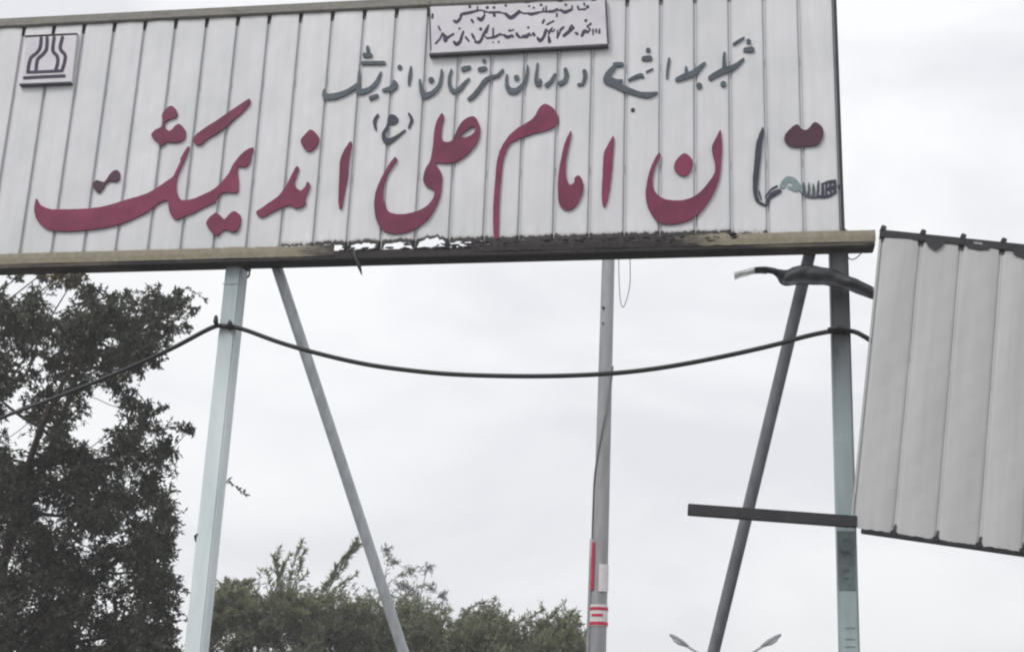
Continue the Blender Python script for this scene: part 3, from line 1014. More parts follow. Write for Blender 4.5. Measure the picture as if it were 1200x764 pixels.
# weld seam near the top of the left post
q = P(270, 332, 0.06)
link('weld_seam', tube_mesh('weld_seam', [(q[0] - 0.062, 0.0665, q[2]), (q[0] + 0.02, 0.0655, q[2] - 0.004), (q[0] + 0.055, 0.0665, q[2])], 0.0035, 5), M['post_l'], pl)
# faded notice strip on the right post, and its smudged marks
nz1, nz0 = P(990, 622, 0.06), P(992, 691, 0.06)
M['smudge'] = mat_simple('smudged_ink', (50, 60, 62), (88, 100, 102), 0.7, 60, bump=0)
M['faint'] = mat_simple('faint_scuff', (128, 144, 148), (150, 164, 168), 0.7, 60, bump=0)
nm = M['notice'] = mat_simple('faded_notice', (84, 98, 100), (106, 120, 120), 0.6, 26, bump=0.05)
ny = 0.0645
nt_o = link('notice', box_mesh('notice', (nz0[0] + 0.0045, ny, nz0[2]), (nz1[0] + 0.0045, ny, nz1[2]), 0.108, 0.004, 0), nm, pr)
for (yy, w_, h_) in ((633, .035, .016), (648, .05, .022), (669, .04, .018), (678, .03, .014)):
    c = P(990.5 + (yy - 622) * 0.025, yy, ny)
    link('smudged_mark', box_mesh('smudged_mark', (c[0] - w_ / 2, ny - 0.003, c[2]), (c[0] + w_ / 2, ny - 0.003, c[2] + 0.003), h_, 0.002, 0.0), M['smudge'], nt_o)
for yy in (735, 748, 757):
    c = P(996, yy, ny)
    link('smudged_mark', box_mesh('smudged_mark', (c[0] - .03, ny, c[2]), (c[0] + .03, ny, c[2]), 0.006, 0.003, 0), M['faint'], pr)


def brace(label, top_px, low_px, yt, yl, r, mat):
    a, b = P(*top_px, yt), P(*low_px, yl)
    dv = (a - b) / (a[2] - b[2])
    g = b - dv * b[2]
    t = a + dv * 0.10
    root = empty('brace_pipe', tuple(g), label, 'brace', 'slanted pipes bracing the sign from behind')
    n = 14
    pts = [g + (t - g) * i / n for i in range(n + 1)]
    pts = [p + np.array([0.012 * math.sin(math.pi * i / n), 0, 0]) for i, p in enumerate(pts)]
    link('pipe', tube_mesh('pipe', pts, r, 16), mat, root)
    link('footing', box_mesh('footing', (g[0], g[1], -0.2), (g[0], g[1], 0.08), 0.4, 0.4, 0.015), M['concrete'], root)
    link('collar', tube_mesh('collar', [t - dv * 0.06, t - dv * 0.02], r + 0.008, 16), M['dark'], root)


brace('grey pipe brace slanting down to the right beside the pale blue post', (322, 306), (471, 764), 0.17, 1.08, 0.041, M['brace'])
brace('dark grey pipe brace slanting down to the left of the right hand post', (951, 288), (834, 764), 0.17, 1.08, 0.043, M['brace_r'])

# ------------------------------------------------------------------ sagging second panel at right
YP = -0.10
TL, BL = P(1030.5, 272, YP), P(998.5, 618, YP)
TR = P(1200, 291, YP)
ang = math.atan2(TL[2] - TR[2], TR[0] - TL[0])
side = math.atan2(TL[0] - BL[0], TL[2] - BL[2])
a_rot = (ang + side) / 2
Hp = math.hypot(TL[0] - BL[0], TL[2] - BL[2])
fp = empty('sagging_panel', (BL[0], YP, BL[2]), 'grey white corrugated sheet panel sagging at an angle at the right edge', 'sheet panel')
fp.rotation_euler = (0, a_rot, 0)
bpy.context.view_layer.update()


def on_panel(name, me, mat, kind=None):
    me.materials.append(mat)
    o = bpy.data.objects.new(name, me)
    COL.objects.link(o)
    o.parent = fp
    if kind:
        o['kind'] = kind
    return o


PROF2 = [(0.0006, 0.012), (0.004, 0.011), (0.014, 0.003), (0.026, 0.0)]
PW = 0.263
NP = 13
for i in range(NP):
    jag = [random.uniform(-0.004, 0.004) for _ in range(nxs)]
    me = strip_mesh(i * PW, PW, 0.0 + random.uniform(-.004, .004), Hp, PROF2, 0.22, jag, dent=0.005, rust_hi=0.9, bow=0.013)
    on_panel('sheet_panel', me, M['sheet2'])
    # folded clip at the foot and at the head of each joint
    if i:
        on_panel('joint_clip', join_meshes('joint_clip', [
            box_mesh('x', (i * PW - 0.02, -0.004, -0.005), (i * PW + 0.012, -0.004, 0.012), 0.035, 0.02, 0.003),
            box_mesh('x', (i * PW - 0.004, -0.003, 0.0), (i * PW + 0.004, -0.003, 0.06), 0.009, 0.012, 0.002)]), M['dark'])
    on_panel('joint_clip', box_mesh('joint_clip', (i * PW + 0.0, 0.01, Hp + 0.005), (i * PW + 0.012, 0.01, Hp + 0.045), 0.036, 0.06, 0.005), M['dark'])
on_panel('top_rail', box_mesh('top_rail', (-0.012, 0.022, Hp - 0.012), (NP * PW, 0.022, Hp - 0.008), 0.055, 0.075, 0.004), M['dark'])
on_panel('bottom_rail', box_mesh('bottom_rail', (0.06, 0.022, -0.008), (NP * PW, 0.022, -0.016), 0.030, 0.055, 0.004), M['dark'])
lipm = on_panel('edge_fold', box_mesh('edge_fold', (-0.007, 0.010, 0.0), (-0.007, 0.010, Hp - 0.05), 0.010, 0.035, 0.002), M['sheet2'])
# ragged flaps of the rail folded over the sheet
for (u0, u1, dz) in ((0.28, 0.42, 0.055), (0.54, 0.72, 0.022), (0.84, 1.06, 0.05)):
    V = [(u0, -0.020, Hp - 0.02), (u1, -0.020, Hp - 0.02), (u1 - 0.02, -0.022, Hp - 0.045 - dz * 0.35), ((u0 + u1) / 2 + 0.01, -0.024, Hp - 0.045 - dz),
         (u0 + 0.03, -0.022, Hp - 0.045 - dz * 0.5)]
    V2 = [(x, y + 0.003, z) for x, y, z in V]
    Fc = [(0, 4, 3, 2, 1), (5, 6, 7, 8, 9)] + [(i, (i + 1) % 5, 5 + (i + 1) % 5, 5 + i) for i in range(5)]
    on_panel('bent_flap', mesh_from('bent_flap', V + V2, Fc), M['dark'])
# the bare end of the bottom tube sticking out to the left
ba, bb = P(806, 597, -0.09), P(1004, 611.5, -0.09)
me = join_meshes('tube_end', [box_mesh('x', ba, bb, 0.074, 0.05, 0.004)])
o = link('bare_tube', me, M['dark'])
bpy.context.view_layer.update()
o.parent = fp
o.matrix_parent_inverse = fp.matrix_world.inverted()

# ------------------------------------------------------------------ torn strip hanging by the right post
top = [(860, 318), (872, 315), (884, 312), (898, 311), (912, 314), (922, 315), (932, 311), (945, 309), (960, 311), (975, 314), (990, 320), (1005, 326), (1024, 335)]
bot = [(861, 327), (873, 323), (885, 320), (899, 320), (908, 323), (914, 331), (922, 335), (940, 334), (958, 334), (975, 335.5), (990, 339), (1005, 345), (1024, 351)]
rows = 7
for part, (i0, i1), mat in (('bare_tip', (0, 3), M['tornlight']), ('torn_sheet', (2, 12), M['torn'])):
    T, Bt = catmull(top[i0:i1 + 1], 5, False), catmull(bot[i0:i1 + 1], 5, False)
    V, Fc = [], []
    nT = len(T)
    for bk in (0, 1):
        for i in range(nT):
            for j in range(rows):
                f = j / (rows - 1)
                px = T[i] * (1 - f) + Bt[i] * f
                wv = 0.05 * math.sin(math.pi * f * 1.3) * (0.8 + 0.2 * math.sin(i * 0.3)) + 0.008 * math.sin(i * 0.6 + f * 4) + 0.004 * math.sin(i * 1.3 + f * 7)
                if part == 'bare_tip':
                    wv *= 0.4
                p = P(px[0], px[1], -0.055)
                V.append((p[0], -0.03 - abs(wv) * 0.8 + bk * 0.004, p[2]))
    N1 = nT * rows
    for i in range(nT - 1):
        for j in range(rows - 1):
            a = i * rows + j
            Fc.append((a, a + rows, a + rows + 1, a + 1))
            Fc.append((N1 + a + 1, N1 + a + rows + 1, N1 + a + rows, N1 + a))
    for i in range(nT - 1):
        for a in (i * rows, i * rows + rows - 1):
            Fc.append((a, a + rows, N1 + a + rows, N1 + a))
    for j in range(rows - 1):
        for a in (j, (nT - 1) * rows + j):
            Fc.append((a, a + 1, N1 + a + 1, N1 + a))
    me = mesh_from(part, V, Fc, True)
    if part == 'bare_tip':
        tip_me = me
    else:
        ts = link('torn_metal_strip', me, mat)
        tag(ts, 'crumpled dark metal strip hanging across the right hand post under the sign', 'metal strip')
        link('bare_tip', tip_me, M['tornlight'], ts)

# ------------------------------------------------------------------ cable and wires
def cable(name, pts, r, label, mat, n=8, cat='cable'):
    p = catmull(np.array(pts), n, False)
    o = link(name, tube_mesh(name, p, r, 8), mat)
    tag(o, label, cat)
    return o


yc = 0.048
span = [P(x, y, yc - 0.0) for x, y in ((262, 382), (285, 386), (330, 402), (380, 416), (430, 427), (480, 434), (530, 438.5), (590, 440.5), (650, 440.5), (710, 438),
                                       (760, 433), (810, 425), (860, 415), (910, 403.5), (945, 394), (972, 388.5), (990, 387.5), (1002, 389), (1014, 395))]
dep = [0.8, 1.8, 3.0, 4.6]
left = [P(x, y, Y) for (x, y), Y in (((-150, 560), 5.2), ((-60, 516), 3.6), ((0, 490), 2.5), ((70, 464), 1.6), ((140, 436), 0.9), ((200, 409), 0.4), ((246, 385), 0.06))]
right = [P(1040, 410, 0.05), P(1120, 440, 0.05), P(1220, 452, 0.05), np.array([xr - 0.06, 0.05, 4.75])]
cab = cable('black_cable', left + span + right, 0.0168, 'thick black cable sagging between the two posts under the sign board', M['black'])
q = P(253, 377, 0.03)
q2 = P(267, 381, 0.03)
link('tie', tube_mesh('tie', [(q[0], .02, q[2] + .04), (q[0] + .004, .015, q[2]), (q[0] + .01, .03, q[2] - .04)], [0.012, 0.02, 0.012], 8), M['black'], cab)
link('tie', tube_mesh('tie', [(q2[0] + 0.01, .035, q2[2] + .03), (q2[0] + 0.02, .02, q2[2]), (q2[0] + .015, .035, q2[2] - .035)], [0.012, 0.024, 0.012], 8), M['black'], cab)
link('tie', tube_mesh('tie', [P(970, 386, .03), P(983, 384, .03), P(998, 388, .03)], [0.012, 0.017, 0.012], 8), M['black'], cab)

cable('thin_wire', [P(x, y, 0.2) for x, y in ((738, 290), (738.5, 315), (738, 335), (734, 352), (730, 360), (727, 352), (725.5, 330), (725, 305), (725, 288))], 0.0028,
      'thin grey wire loop dangling from the sign beside the grey pole', M['plate_edge'], 6, 'wire')
cable('thin_wire', [P(x, y, -0.04) for x, y in ((989, 297), (997, 304), (1004, 302), (1010, 296))], 0.004,
      'short bent wire end sticking out of the right post below the sign', M['dark'], 6, 'wire')

# ------------------------------------------------------------------ grey pole behind the sign
YPo = 4.2
a, b = P(713, 300, YPo), P(700.5, 764, YPo)
dv = (a - b) / (a[2] - b[2])
g = b - dv * b[2]
t = g + dv * 9.2
pole = empty('grey_pole', tuple(g), 'tall grey steel pole with red and white tape behind the middle of the sign', 'pole')
rt_, rg_ = 0.056, 0.088
n = 16
pts = [g + (t - g) * i / n for i in range(n + 1)]
rad = lambda z: rg_ + (rt_ - rg_) * z / 9.2
link('shaft', tube_mesh('shaft', pts, [rad(p[2]) for p in pts], 20), M['pole'], pole)
link('footing', box_mesh('footing', (g[0], g[1], -0.2), (g[0], g[1], 0.12), 0.6, 0.6, 0.02), M['concrete'], pole)


def at_pole(py):
    q = P(700.5 + (764 - py) * 12.5 / 464, py, YPo)
    return q, rad(q[2])


# cable winding down the pole
wp = []
for i in range(30):
    f = i / 29
    py = 430 + f * 330
    c, r = at_pole(py)
    th = math.radians(-90 + 78 - min(1, f * 2.2) * 165)          # from the right side round the front to the left side
    wp.append(c + np.array([math.cos(th), math.sin(th), 0]) * (r + 0.008))
link('wound_cable', tube_mesh('wound_cable', wp, 0.009, 7), M['brace_r'], pole)
for i, py in enumerate((363, 381)):
    c, r = at_pole(py)
    link('bolt', tube_mesh('bolt', [c + np.array([-0.03, -r + 0.004, 0]), c + np.array([-0.034, -r - 0.012, 0])], 0.013 if i == 0 else 0.008, 8), M['dark'], pole)


def wrap(name, py0, py1, th0, th1, dr, mat):
    """a sheet of tape bent round the pole"""
    V, Fc = [], []
    nt_, nz = 14, 4
    for k_ in (0, 1):
        for i in range(nz + 1):
            c, r = at_pole(py0 + (py1 - py0) * i / nz)
            for j in range(nt_ + 1):
                th = math.radians(th0 + (th1 - th0) * j / nt_)
                rr = r + dr - k_ * 0.002
                V.append(c + np.array([math.cos(th), math.sin(th), 0]) * rr)
    W = nt_ + 1
    N1 = W * (nz + 1)
    for i in range(nz):
        for j in range(nt_):
            a_ = i * W + j
            Fc.append((a_, a_ + 1, a_ + W + 1, a_ + W))
            Fc.append((N1 + a_ + W, N1 + a_ + W + 1, N1 + a_ + 1, N1 + a_))
    for j in range(nt_):
        for a_ in (j, nz * W + j):
            Fc.append((a_, a_ + 1, N1 + a_ + 1, N1 + a_))
    return link(name, mesh_from(name, V, Fc), mat, pole)


wrap('red_tape', 636, 692, 168, 232, 0.012, M['tapered'])
wrap('white_sticker', 662, 694, 268, 350, 0.010, M['whitetape'])
wrap('white_tape', 709, 734, 100, 440, 0.009, M['whitetape'])
wrap('red_tape', 712, 715.5, 100, 440, 0.012, M['tapered'])
wrap('red_tape', 720, 723, 225, 300, 0.012, M['tapered'])
wrap('red_tape', 729, 733, 100, 440, 0.012, M['tapered'])
# conduit running down the left side of the pole
wq = []
for py in (632, 660, 700, 764, 860):
    c, r = at_pole(py)
    wq.append(c + np.array([-(r + 0.010), -0.01, 0]))
link('conduit', tube_mesh('conduit', wq, 0.020, 8), M['pole'], pole)


# ------------------------------------------------------------------ double street lamp far behind
YL = 46.0
c0 = P(850, 790, YL)
lamp = empty('street_lamp', (c0[0], YL, 0), 'distant street lamp with two raised arms at the bottom of the photo', 'street lamp')
link('post', tube_mesh('post', [(c0[0], YL, 0), (c0[0], YL, c0[2])], [0.13, 0.07], 12), M['pole'], lamp)
for s_, (hx, hy), (ix, iy) in ((-1, (784.5, 743.5), (806, 757.5)), (1, (915.5, 743.5), (893, 757.5))):
    ha, hb = P(hx, hy, YL), P(ix, iy, YL)
    arm = catmull(np.array([np.array([c0[0], YL, c0[2] - 0.1]), np.array([c0[0] + s_ * 0.25, YL, c0[2]]), P(850 + s_ * 26, 769, YL), hb]), 5, False)
    link('arm', tube_mesh('arm', arm, 0.045, 8), M['pole'], lamp)
    hd = [hb + (ha - hb) * f for f in (-0.05, 0.1, 0.4, 0.75, 0.95, 1.0)]
    for q_ in hd:
        q_[2] += 0.02
    hm = tube_mesh('lamp_head', hd, [0.04, 0.075, 0.10, 0.085, 0.05, 0.02], 10)
    ho = link('lamp_head', hm, M['brace_r'], lamp)
    link('lamp_lens', tube_mesh('lamp_lens', [hb + (ha - hb) * f + np.array([0, 0, -0.05]) for f in (0.2, 0.45, 0.7, 0.85)], [0.03, 0.09, 0.08, 0.02], 8), M['lens'], ho)


# ------------------------------------------------------------------ trees
def leaf_mesh(name, pos, axis, length, width, fold=0.25):
    """many small folded leaves: pos (n,3), axis (n,3) unit directions"""
    n = len(pos)
    rnd = rng.normal(size=(n, 3))
    side = np.cross(axis, rnd)
    side /= np.linalg.norm(side, axis=1, keepdims=True) + 1e-9
    nor = np.cross(axis, side)
    L = (length * rng.uniform(0.6, 1.25, n))[:, None]
    W = (width * rng.uniform(0.7, 1.2, n))[:, None]
    base = pos
    tip = pos + axis * L
    mid = pos + axis * L * 0.45 - nor * W * fold
    l = pos + axis * L * 0.42 + side * W
    r = pos + axis * L * 0.42 - side * W
    V = np.stack([base, l, tip, r, mid], 1).reshape(-1, 3)
    me = bpy.data.meshes.new(name)
    o5 = np.arange(n) * 5
    tri = np.stack([o5, o5 + 4, o5 + 1, o5 + 4, o5 + 2, o5 + 1, o5, o5 + 3, o5 + 4, o5 + 3, o5 + 2, o5 + 4], 1).reshape(-1)
    nf = 4 * n
    me.vertices.add(len(V))
    me.vertices.foreach_set('co', V.astype(np.float32).ravel())
    me.loops.add(nf * 3)
    me.loops.foreach_set('vertex_index', tri.astype(np.int32))
    me.polygons.add(nf)
    me.polygons.foreach_set('loop_start', np.arange(0, nf * 3, 3, dtype=np.int32))
    me.update(calc_edges=True)
    me.validate()
    return me


class Branches:
    def __init__(self):
        self.V, self.F = [], []

    def add(self, pts, radii, n=5):
        me_pts = [Vector(p) for p in pts]
        off = len(self.V)
        prev = None
        for i, p in enumerate(me_pts):
            t = (me_pts[min(i + 1, len(me_pts) - 1)] - me_pts[max(i - 1, 0)])
            if t.length < 1e-6:
                t = Vector((0, 0, 1))
            t.normalize()
            if prev is None:
                prev = t.orthogonal().normalized()
            u = prev - t * prev.dot(t)
            if u.length < 1e-4:
                u = t.orthogonal()
            u.normalize()
            prev = u
            v = t.cross(u)
            for j in range(n):
                a = 2 * math.pi * j / n
                self.V.append(tuple(p + (u * math.cos(a) + v * math.sin(a)) * radii[i]))
        for i in range(len(me_pts) - 1):
            for j in range(n):
                self.F.append((off + i * n + j, off + i * n + (j + 1) % n, off + (i + 1) * n + (j + 1) % n, off + (i + 1) * n + j))

    def mesh(self, name):
        return mesh_from(name, self.V, self.F, True)


def wander(a, b, n, amp):
    a, b = np.array(a, float), np.array(b, float)
    L = np.linalg.norm(b - a)
    off = rng.normal(size=(2, 3)) * amp * L
    out = []
    for i in range(n + 1):
        t = i / n
        out.append(a + (b - a) * t + off[0] * math.sin(math.pi * t) * 0.6 + off[1] * math.sin(2 * math.pi * t) * 0.3)
    return out


def tree(name, label, base, hub_z, clumps, leaf_mat, leaf_len, leaf_w, per_twig, twigs_per, droop, group, trunk_r=0.16, cat='tree', limbs=7, rise=0.0, extra=None):
    """clumps: (centre, radius, amount).  twigs grow from each clump's centre and carry the leaves"""
    root = empty(name, tuple(base), label, cat, group)
    br = Branches()
    tw = Branches()
    base = np.array(base, float)
    hub = base + np.array([0, 0, hub_z])
    trunk = wander(base, hub, 8, 0.03)
    br.add(trunk, [trunk_r * (1 - 0.5 * i / 8) for i in range(9)], 10)
    cs = np.array([c for c, _, _ in clumps])
    # main limbs go to far clumps, the rest hang on the nearest limb point
    idx = rng.choice(len(cs), min(limbs, len(cs)), replace=False)
    nodes = [(hub, trunk_r * 0.5)]
    for i in idx:
        pts = wander(hub, cs[i], 8, 0.07)
        rr = [trunk_r * 0.42 * (1 - 0.82 * j / 8) for j in range(9)]
        br.add(pts, rr, 7)
        nodes += [(p, r_) for p, r_ in zip(pts[2:], rr[2:])]
    for i in range(len(cs)):
        if i in idx:
            continue
        npos = np.array([n_[0] for n_ in nodes])
        dd = np.linalg.norm(npos - cs[i], axis=1) + 0.8 * np.maximum(0, npos[:, 2] - cs[i][2])
        j = int(np.argmin(dd))
        r0 = min(nodes[j][1] * 0.7, 0.035)
        pts = wander(nodes[j][0], cs[i], 5, 0.08)
        rr = [max(0.005, r0 * (1 - 0.75 * q / 5)) for q in range(6)]
        br.add(pts, rr, 5)
        nodes += [(p, r_) for p, r_ in zip(pts[3:], rr[3:])]
    LP, LA = [], []
    for (c, rad_, amt) in clumps:
        for _ in range(max(1, int(twigs_per * amt))):
            d = rng.normal(size=3)
            d[2] += rise
            d /= np.linalg.norm(d)
            e = np.array(c) + d * rad_ * rng.uniform(0.55, 1.0) * np.array([1, 1, 0.85])
            s = np.array(c) + rng.normal(size=3) * rad_ * 0.18
            L = np.linalg.norm(e - s)
            pts = wander(s, e, 4, 0.12)
            for q in range(5):
                pts[q] = pts[q] + np.array([0, 0, -droop * L * (q / 4) ** 2])
            tw.add(pts, [0.007, 0.006, 0.0045, 0.0035, 0.002], 3)
            pa = np.array(pts)
            n = per_twig
            tt = rng.uniform(0.15, 1.0, n) * 3.999
            i0 = tt.astype(int)
            fr = (tt - i0)[:, None]
            pp = pa[i0] * (1 - fr) + pa[i0 + 1] * fr
            td = pa[i0 + 1] - pa[i0]
            td /= np.linalg.norm(td, axis=1, keepdims=True) + 1e-9
            ax = td * 0.6 + rng.normal(size=(n, 3)) * 0.6
            ax[:, 2] += rise * 0.5 - droop * 0.8
            ax /= np.linalg.norm(ax, axis=1, keepdims=True)
            LP.append(pp)
            LA.append(ax)
    if extra:
        for pts, n in extra:                    # single sprays: a twig with leaves along it
            pa = np.array(pts)
            tw.add(pts, list(np.linspace(0.006, 0.002, len(pts))), 3)
            tt = rng.uniform(0.0, 1.0, n) ** 0.8 * (len(pts) - 1.001)
            i0 = tt.astype(int)
            fr = (tt - i0)[:, None]
            pp = pa[i0] * (1 - fr) + pa[i0 + 1] * fr
            td = pa[i0 + 1] - pa[i0]
            td /= np.linalg.norm(td, axis=1, keepdims=True) + 1e-9
            ax = td * 0.9 + rng.normal(size=(n, 3)) * 0.6
            ax /= np.linalg.norm(ax, axis=1, keepdims=True)
            LP.append(pp)
            LA.append(ax)
    link('trunk', br.mesh('trunk'), M['bark'], root)
    tag(link('twigs', tw.mesh('twigs'), M['bark'], root), kind='stuff')
    link('crown', leaf_mesh('crown', np.vstack(LP), np.vstack(LA), leaf_len, leaf_w), leaf_mat, root)
    return root


# --- dark tree at left (about 15 m away).  Right-hand outline of the crown in photo points:
OUT = [(318, 96), (335, 150), (345, 222), (365, 236), (385, 222), (410, 196), (440, 190), (465, 186), (490, 208), (505, 226), (530, 216), (570, 216), (600, 224), (640, 218), (700, 222), (764, 226), (1000, 300)]
HOLES = [(72, 352, 17), (20, 340, 10), (122, 470, 18), (108, 505, 15), (30, 520, 17), (20, 480, 12), (165, 452, 12), (66, 602, 11), (132, 668, 11), (100, 640, 8), (180, 520, 9), (200, 455, 14), (52, 440, 9), (150, 560, 6), (170, 600, 7), (135, 625, 9)]
YT = 5.6


def outx(y):
    for (y0, x0), (y1, x1) in zip(OUT, OUT[1:]):
        if y0 <= y <= y1:
            return x0 + (x1 - x0) * (y - y0) / (y1 - y0)
    return 0


cl = []
tries = 0
while len(cl) < 1150 and tries < 60000:
    tries += 1
    if len(cl) < 900:
        px, py = random.uniform(-60, 250), random.uniform(322, 800)
    else:
        px, py = random.uniform(-420, 320), random.uniform(322, 960)
    rpx = random.uniform(16, 34) if py < 520 else random.uniform(18, 40)
    if px + rpx * 0.8 > outx(py) or (py - rpx < 318 and px > -40):
        continue
    if any(math.hypot(px - hx, py - hy) < hr * 0.9 + rpx * 0.30 for hx, hy, hr in HOLES):
        continue
    if px < -60 and py < 322 + (-60 - px) * 0.3:
        continue
    dens = 0.62 if py < 420 else (0.5 if py < 520 else 0.85)
    Y = YT + random.uniform(-1.3, 1.6) + (0.4 if py > 520 else 0)
    c = P(px, py, Y)
    cl.append((c, rpx / 108.0, dens))
# thin outer twigs at the rim
for (x, y, r) in ((215, 350, 14), (226, 362, 12), (205, 342, 12), (188, 350, 16), (218, 380, 12), (196, 402, 14), (182, 425, 12), (214, 498, 13), (200, 515, 12), (190, 480, 14), (222, 505, 8),
                  (150, 345, 13), (110, 338, 13), (60, 330, 14), (20, 326, 12), (85, 326, 10), (170, 366, 17), (140, 372, 20), (160, 395, 20)):
    cl.append((P(x, y, YT + random.uniform(-0.6, 0.6)), r / 108.0, 0.5))
spray = []
spray.append(([P(x, y, YT - 0.3) for x, y in ((240, 552), (255, 560), (267, 563), (278, 571), (289, 580))], 44))
spray.append(([P(x, y, YT) for x, y in ((180, 365), (200, 345), (218, 338), (232, 344), (240, 352))], 40))
base = P(-60, 700, YT + 0.2)
base[2] = 0
tree('dark_tree', 'tall dark leafed tree at the left edge behind the sign and cable', base, 2.3, cl, M['leaf_dark'], 0.060, 0.0125, 13, 14, 0.2, 'trees behind the sign', 0.2, limbs=12, extra=spray)
# the dry tuft right under the sign board belongs to another, taller-standing branch
dry = [(P(x, y, YT + 1.9), r / 100.0, 0.8) for x, y, r in ((70, 322, 16), (92, 324, 14), (50, 320, 12), (84, 332, 10))]
b2_ = P(-190, 700, YT + 2.0)
b2_[2] = 0
tree('dry_tree', 'slender tree with yellow brown tuft just below the sign at left', b2_, 3.4, dry + [(P(-120, 400, YT + 2), 0.5, 2), (P(-200, 440, YT + 2), 0.6, 2), (P(-60, 380, YT + 2), 0.35, 1.5)],
     M['leaf_dry'], 0.08, 0.014, 12, 22, 0.1, 'trees behind the sign', 0.09, limbs=4)

# --- olive green trees behind, along the bottom (about 26 m away)
YB = 15.5
SC = 1700 / 26.5
TOPL = [(236, 706), (250, 696), (266, 686), (284, 683), (298, 690), (306, 702), (320, 694), (330, 686), (345, 690), (356, 700), (370, 700), (384, 692), (398, 698), (412, 704), (424, 698), (440, 704),
        (455, 712), (470, 706), (484, 710), (494, 704), (506, 716), (520, 730), (532, 728), (545, 718), (556, 718), (568, 712), (578, 709), (588, 718), (598, 735), (608, 730), (616, 724), (630, 730),
        (640, 720), (650, 728), (660, 720), (672, 718), (684, 742), (700, 800)]


def topy(x):
    for (x0, y0), (x1, y1) in zip(TOPL, TOPL[1:]):
        if x0 <= x <= x1:
            return y0 + (y1 - y0) * (x - x0) / (x1 - x0)
    return 700 if x < 240 else 900


def bush(label, x0, x1, dY, mat, extra=None, n=110, name='olive_tree'):
    cl = []
    extra = list(extra or [])
    x = x0
    while x < x1:
        x += random.uniform(1.0, 2.6)
        y = topy(x) + random.uniform(0, 10)
        ln = random.uniform(-2, 12) + (random.uniform(5, 14) if random.random() < 0.16 else 0)
        lean = random.uniform(-11, 15)
        extra.append(([P(a_, b_, YB + dY + random.uniform(-.8, .8)) for a_, b_ in catmull([(x - lean, y + 34), (x - lean * .4, y + 14), (x, y + 2 - ln * .4), (x + lean * .7, y - ln)], 2, False)], random.randint(34, 60)))
    for _ in range(n * 3):
        if len(cl) >= n:
            break
        px = random.uniform(x0, x1)
        py = topy(px) + 10 + abs(random.gauss(0, 1)) * 40
        r = random.uniform(5, 13) if py < 735 else random.uniform(16, 28)
        if py - r < topy(px) + 4:
            py = topy(px) + r + random.uniform(14, 30)
        if py > 860:
            continue
        cl.append((P(px, py, YB + dY + random.uniform(-1.0, 1.0)), r / SC, 1.0))
    b = P((x0 + x1) / 2, 760, YB + dY)
    b[2] = 0
    return tree(name, label, b, 2.2, cl, mat, 0.11, 0.0115, 11, 14, -0.15, 'trees behind the sign', 0.15, limbs=8, rise=0.7, extra=extra)


def spr(pts, Y, n):
    return ([P(x, y, Y) for x, y in catmull(pts, 3, False)], int(n * 1.9))


S1 = [spr([(322, 705), (326, 680), (324, 660), (328, 642)], YB, 70), spr([(334, 705), (340, 675), (346, 655), (354, 634)], YB, 90), spr([(340, 700), (346, 680), (352, 665)], YB, 50),
      spr([(320, 700), (330, 668), (340, 650)], YB, 60), spr([(248, 705), (262, 688), (278, 681), (292, 683)], YB, 80), spr([(252, 700), (250, 690), (246, 684)], YB, 30), spr([(300, 700), (303, 682), (305, 668)], YB, 18)]
for (x_, y_, dx, dy) in ((332, 690, -14, -24), (336, 692, 18, -34), (330, 690, 4, -30), (344, 694, 16, -22), (318, 694, -6, -26), (352, 660, 6, -14), (326, 668, -5, -16), (264, 692, 26, -8), (256, 694, 10, -14), (276, 690, 20, -10)):
    S1.append(spr([(x_, y_), (x_ + dx * .35, y_ + dy * .55), (x_ + dx, y_ + dy)], YB, 34))
S2 = [spr([(372, 710), (380, 690), (390, 672), (402, 654), (420, 636)], YB + 1, 130), spr([(395, 680), (405, 662), (412, 645), (418, 632)], YB + 1, 50), spr([(380, 705), (392, 690), (408, 678)], YB + 1, 40),
      spr([(440, 715), (452, 690), (465, 676), (482, 668)], YB + 1, 26), spr([(450, 700), (452, 672), (456, 650)], YB + 1, 20), spr([(468, 710), (482, 692), (498, 686)], YB + 1, 30)]
for (x_, y_, dx, dy) in ((384, 692, 22, -30), (390, 680, 20, -28), (398, 668, 20, -26), (378, 700, 16, -28), (404, 656, 14, -18), (400, 694, 18, -22), (372, 704, 10, -20), (412, 650, 12, -12), (388, 688, 6, -26)):
    S2.append(spr([(x_, y_), (x_ + dx * .35, y_ + dy * .55), (x_ + dx, y_ + dy)], YB + 1, 30))
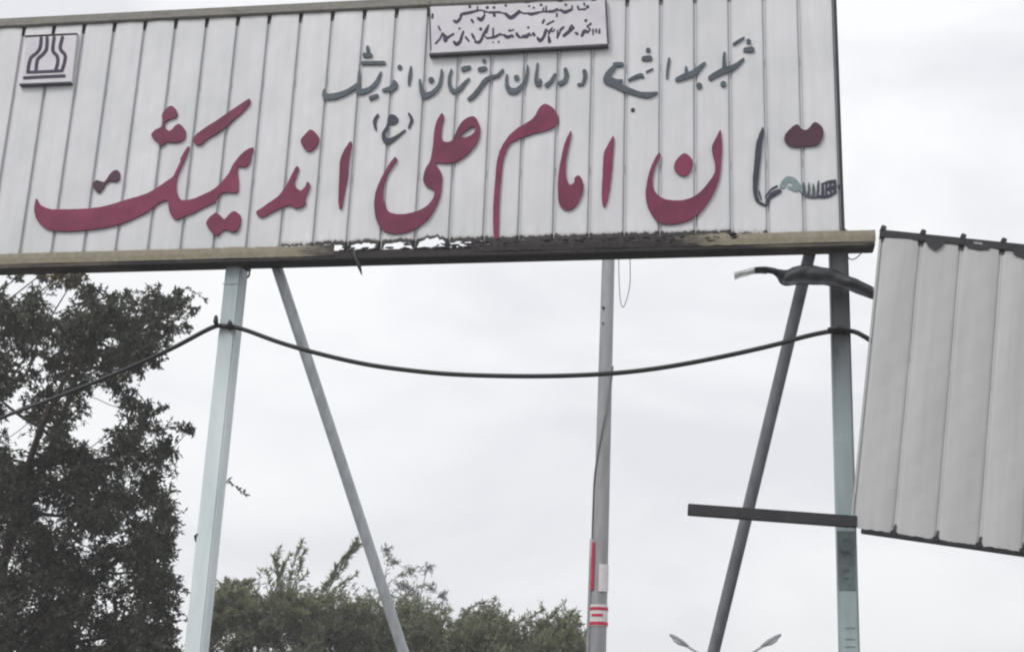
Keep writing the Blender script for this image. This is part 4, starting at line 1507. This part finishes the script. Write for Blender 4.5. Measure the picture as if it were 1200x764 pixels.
S3 = [spr([(538, 730), (548, 716), (562, 706), (574, 712), (582, 724)], YB, 70), spr([(500, 735), (512, 722), (528, 714)], YB, 40)]
S4 = [spr([(610, 740), (622, 724), (636, 714)], YB, 50), spr([(625, 745), (640, 728), (654, 714)], YB, 50), spr([(642, 750), (656, 734), (672, 716)], YB, 60), spr([(655, 755), (666, 742), (678, 722)], YB, 50)]
bush('feathery olive green tree with two upright tufts between the left post and its brace', 236, 372, 0.0, M['leaf_mid'], S1, 240)
bush('olive green tree with a leaning spray crossed by the left pipe brace', 352, 490, 1.0, M['leaf_mid'], S2, 230)
bush('low olive green tree with an arched top right of the left pipe brace', 470, 600, 0.4, M['leaf_mid'], S3, 200)
bush('low dark green tree with slanting sprays just left of the grey pole', 585, 690, 0.0, M['leaf_mid'], S4, 170)
# thin pale twigs of a farther tree
YF = 34.0
SF = 1700 / 46
far = []
for x, y, r in ((455, 700, 14), (470, 690, 10), (480, 672, 11), (500, 668, 9), (476, 688, 9), (505, 690, 8), (462, 660, 8), (452, 645, 7), (490, 700, 12), (520, 700, 8), (435, 700, 14), (515, 712, 12)):
    far.append((P(x, y, YF + random.uniform(-.5, .5)), r * 1.35 / SF, 0.5))
bf = P(480, 760, YF)
bf[2] = 0
tree('sparse_tree', 'distant sparse pale tree showing above the olive green trees', bf, 3.2, far, M['leaf_far'], 0.11, 0.013, 9, 34, 0.0, 'trees behind the sign', 0.12, limbs=5, rise=0.4)

# ------------------------------------------------------------------ haze
hz = link('haze', box_mesh('haze', (0, 0, -1.0), (0, 0, 12.5), 1000, 1000, 0), None)
hm_ = bpy.data.materials.new('pale_haze')
hm_.use_nodes = True
hn = hm_.node_tree
hn.nodes.clear()
ho_ = hn.nodes.new('ShaderNodeOutputMaterial')
pv = hn.nodes.new('ShaderNodeVolumePrincipled')
pv.inputs['Color'].default_value = (0.95, 0.96, 0.98, 1)
pv.inputs['Density'].default_value = 0.0036
pv.inputs['Anisotropy'].default_value = 0.0
hn.links.new(pv.outputs[0], ho_.inputs['Volume'])
hz.data.materials.append(hm_)
hz['kind'] = 'stuff'
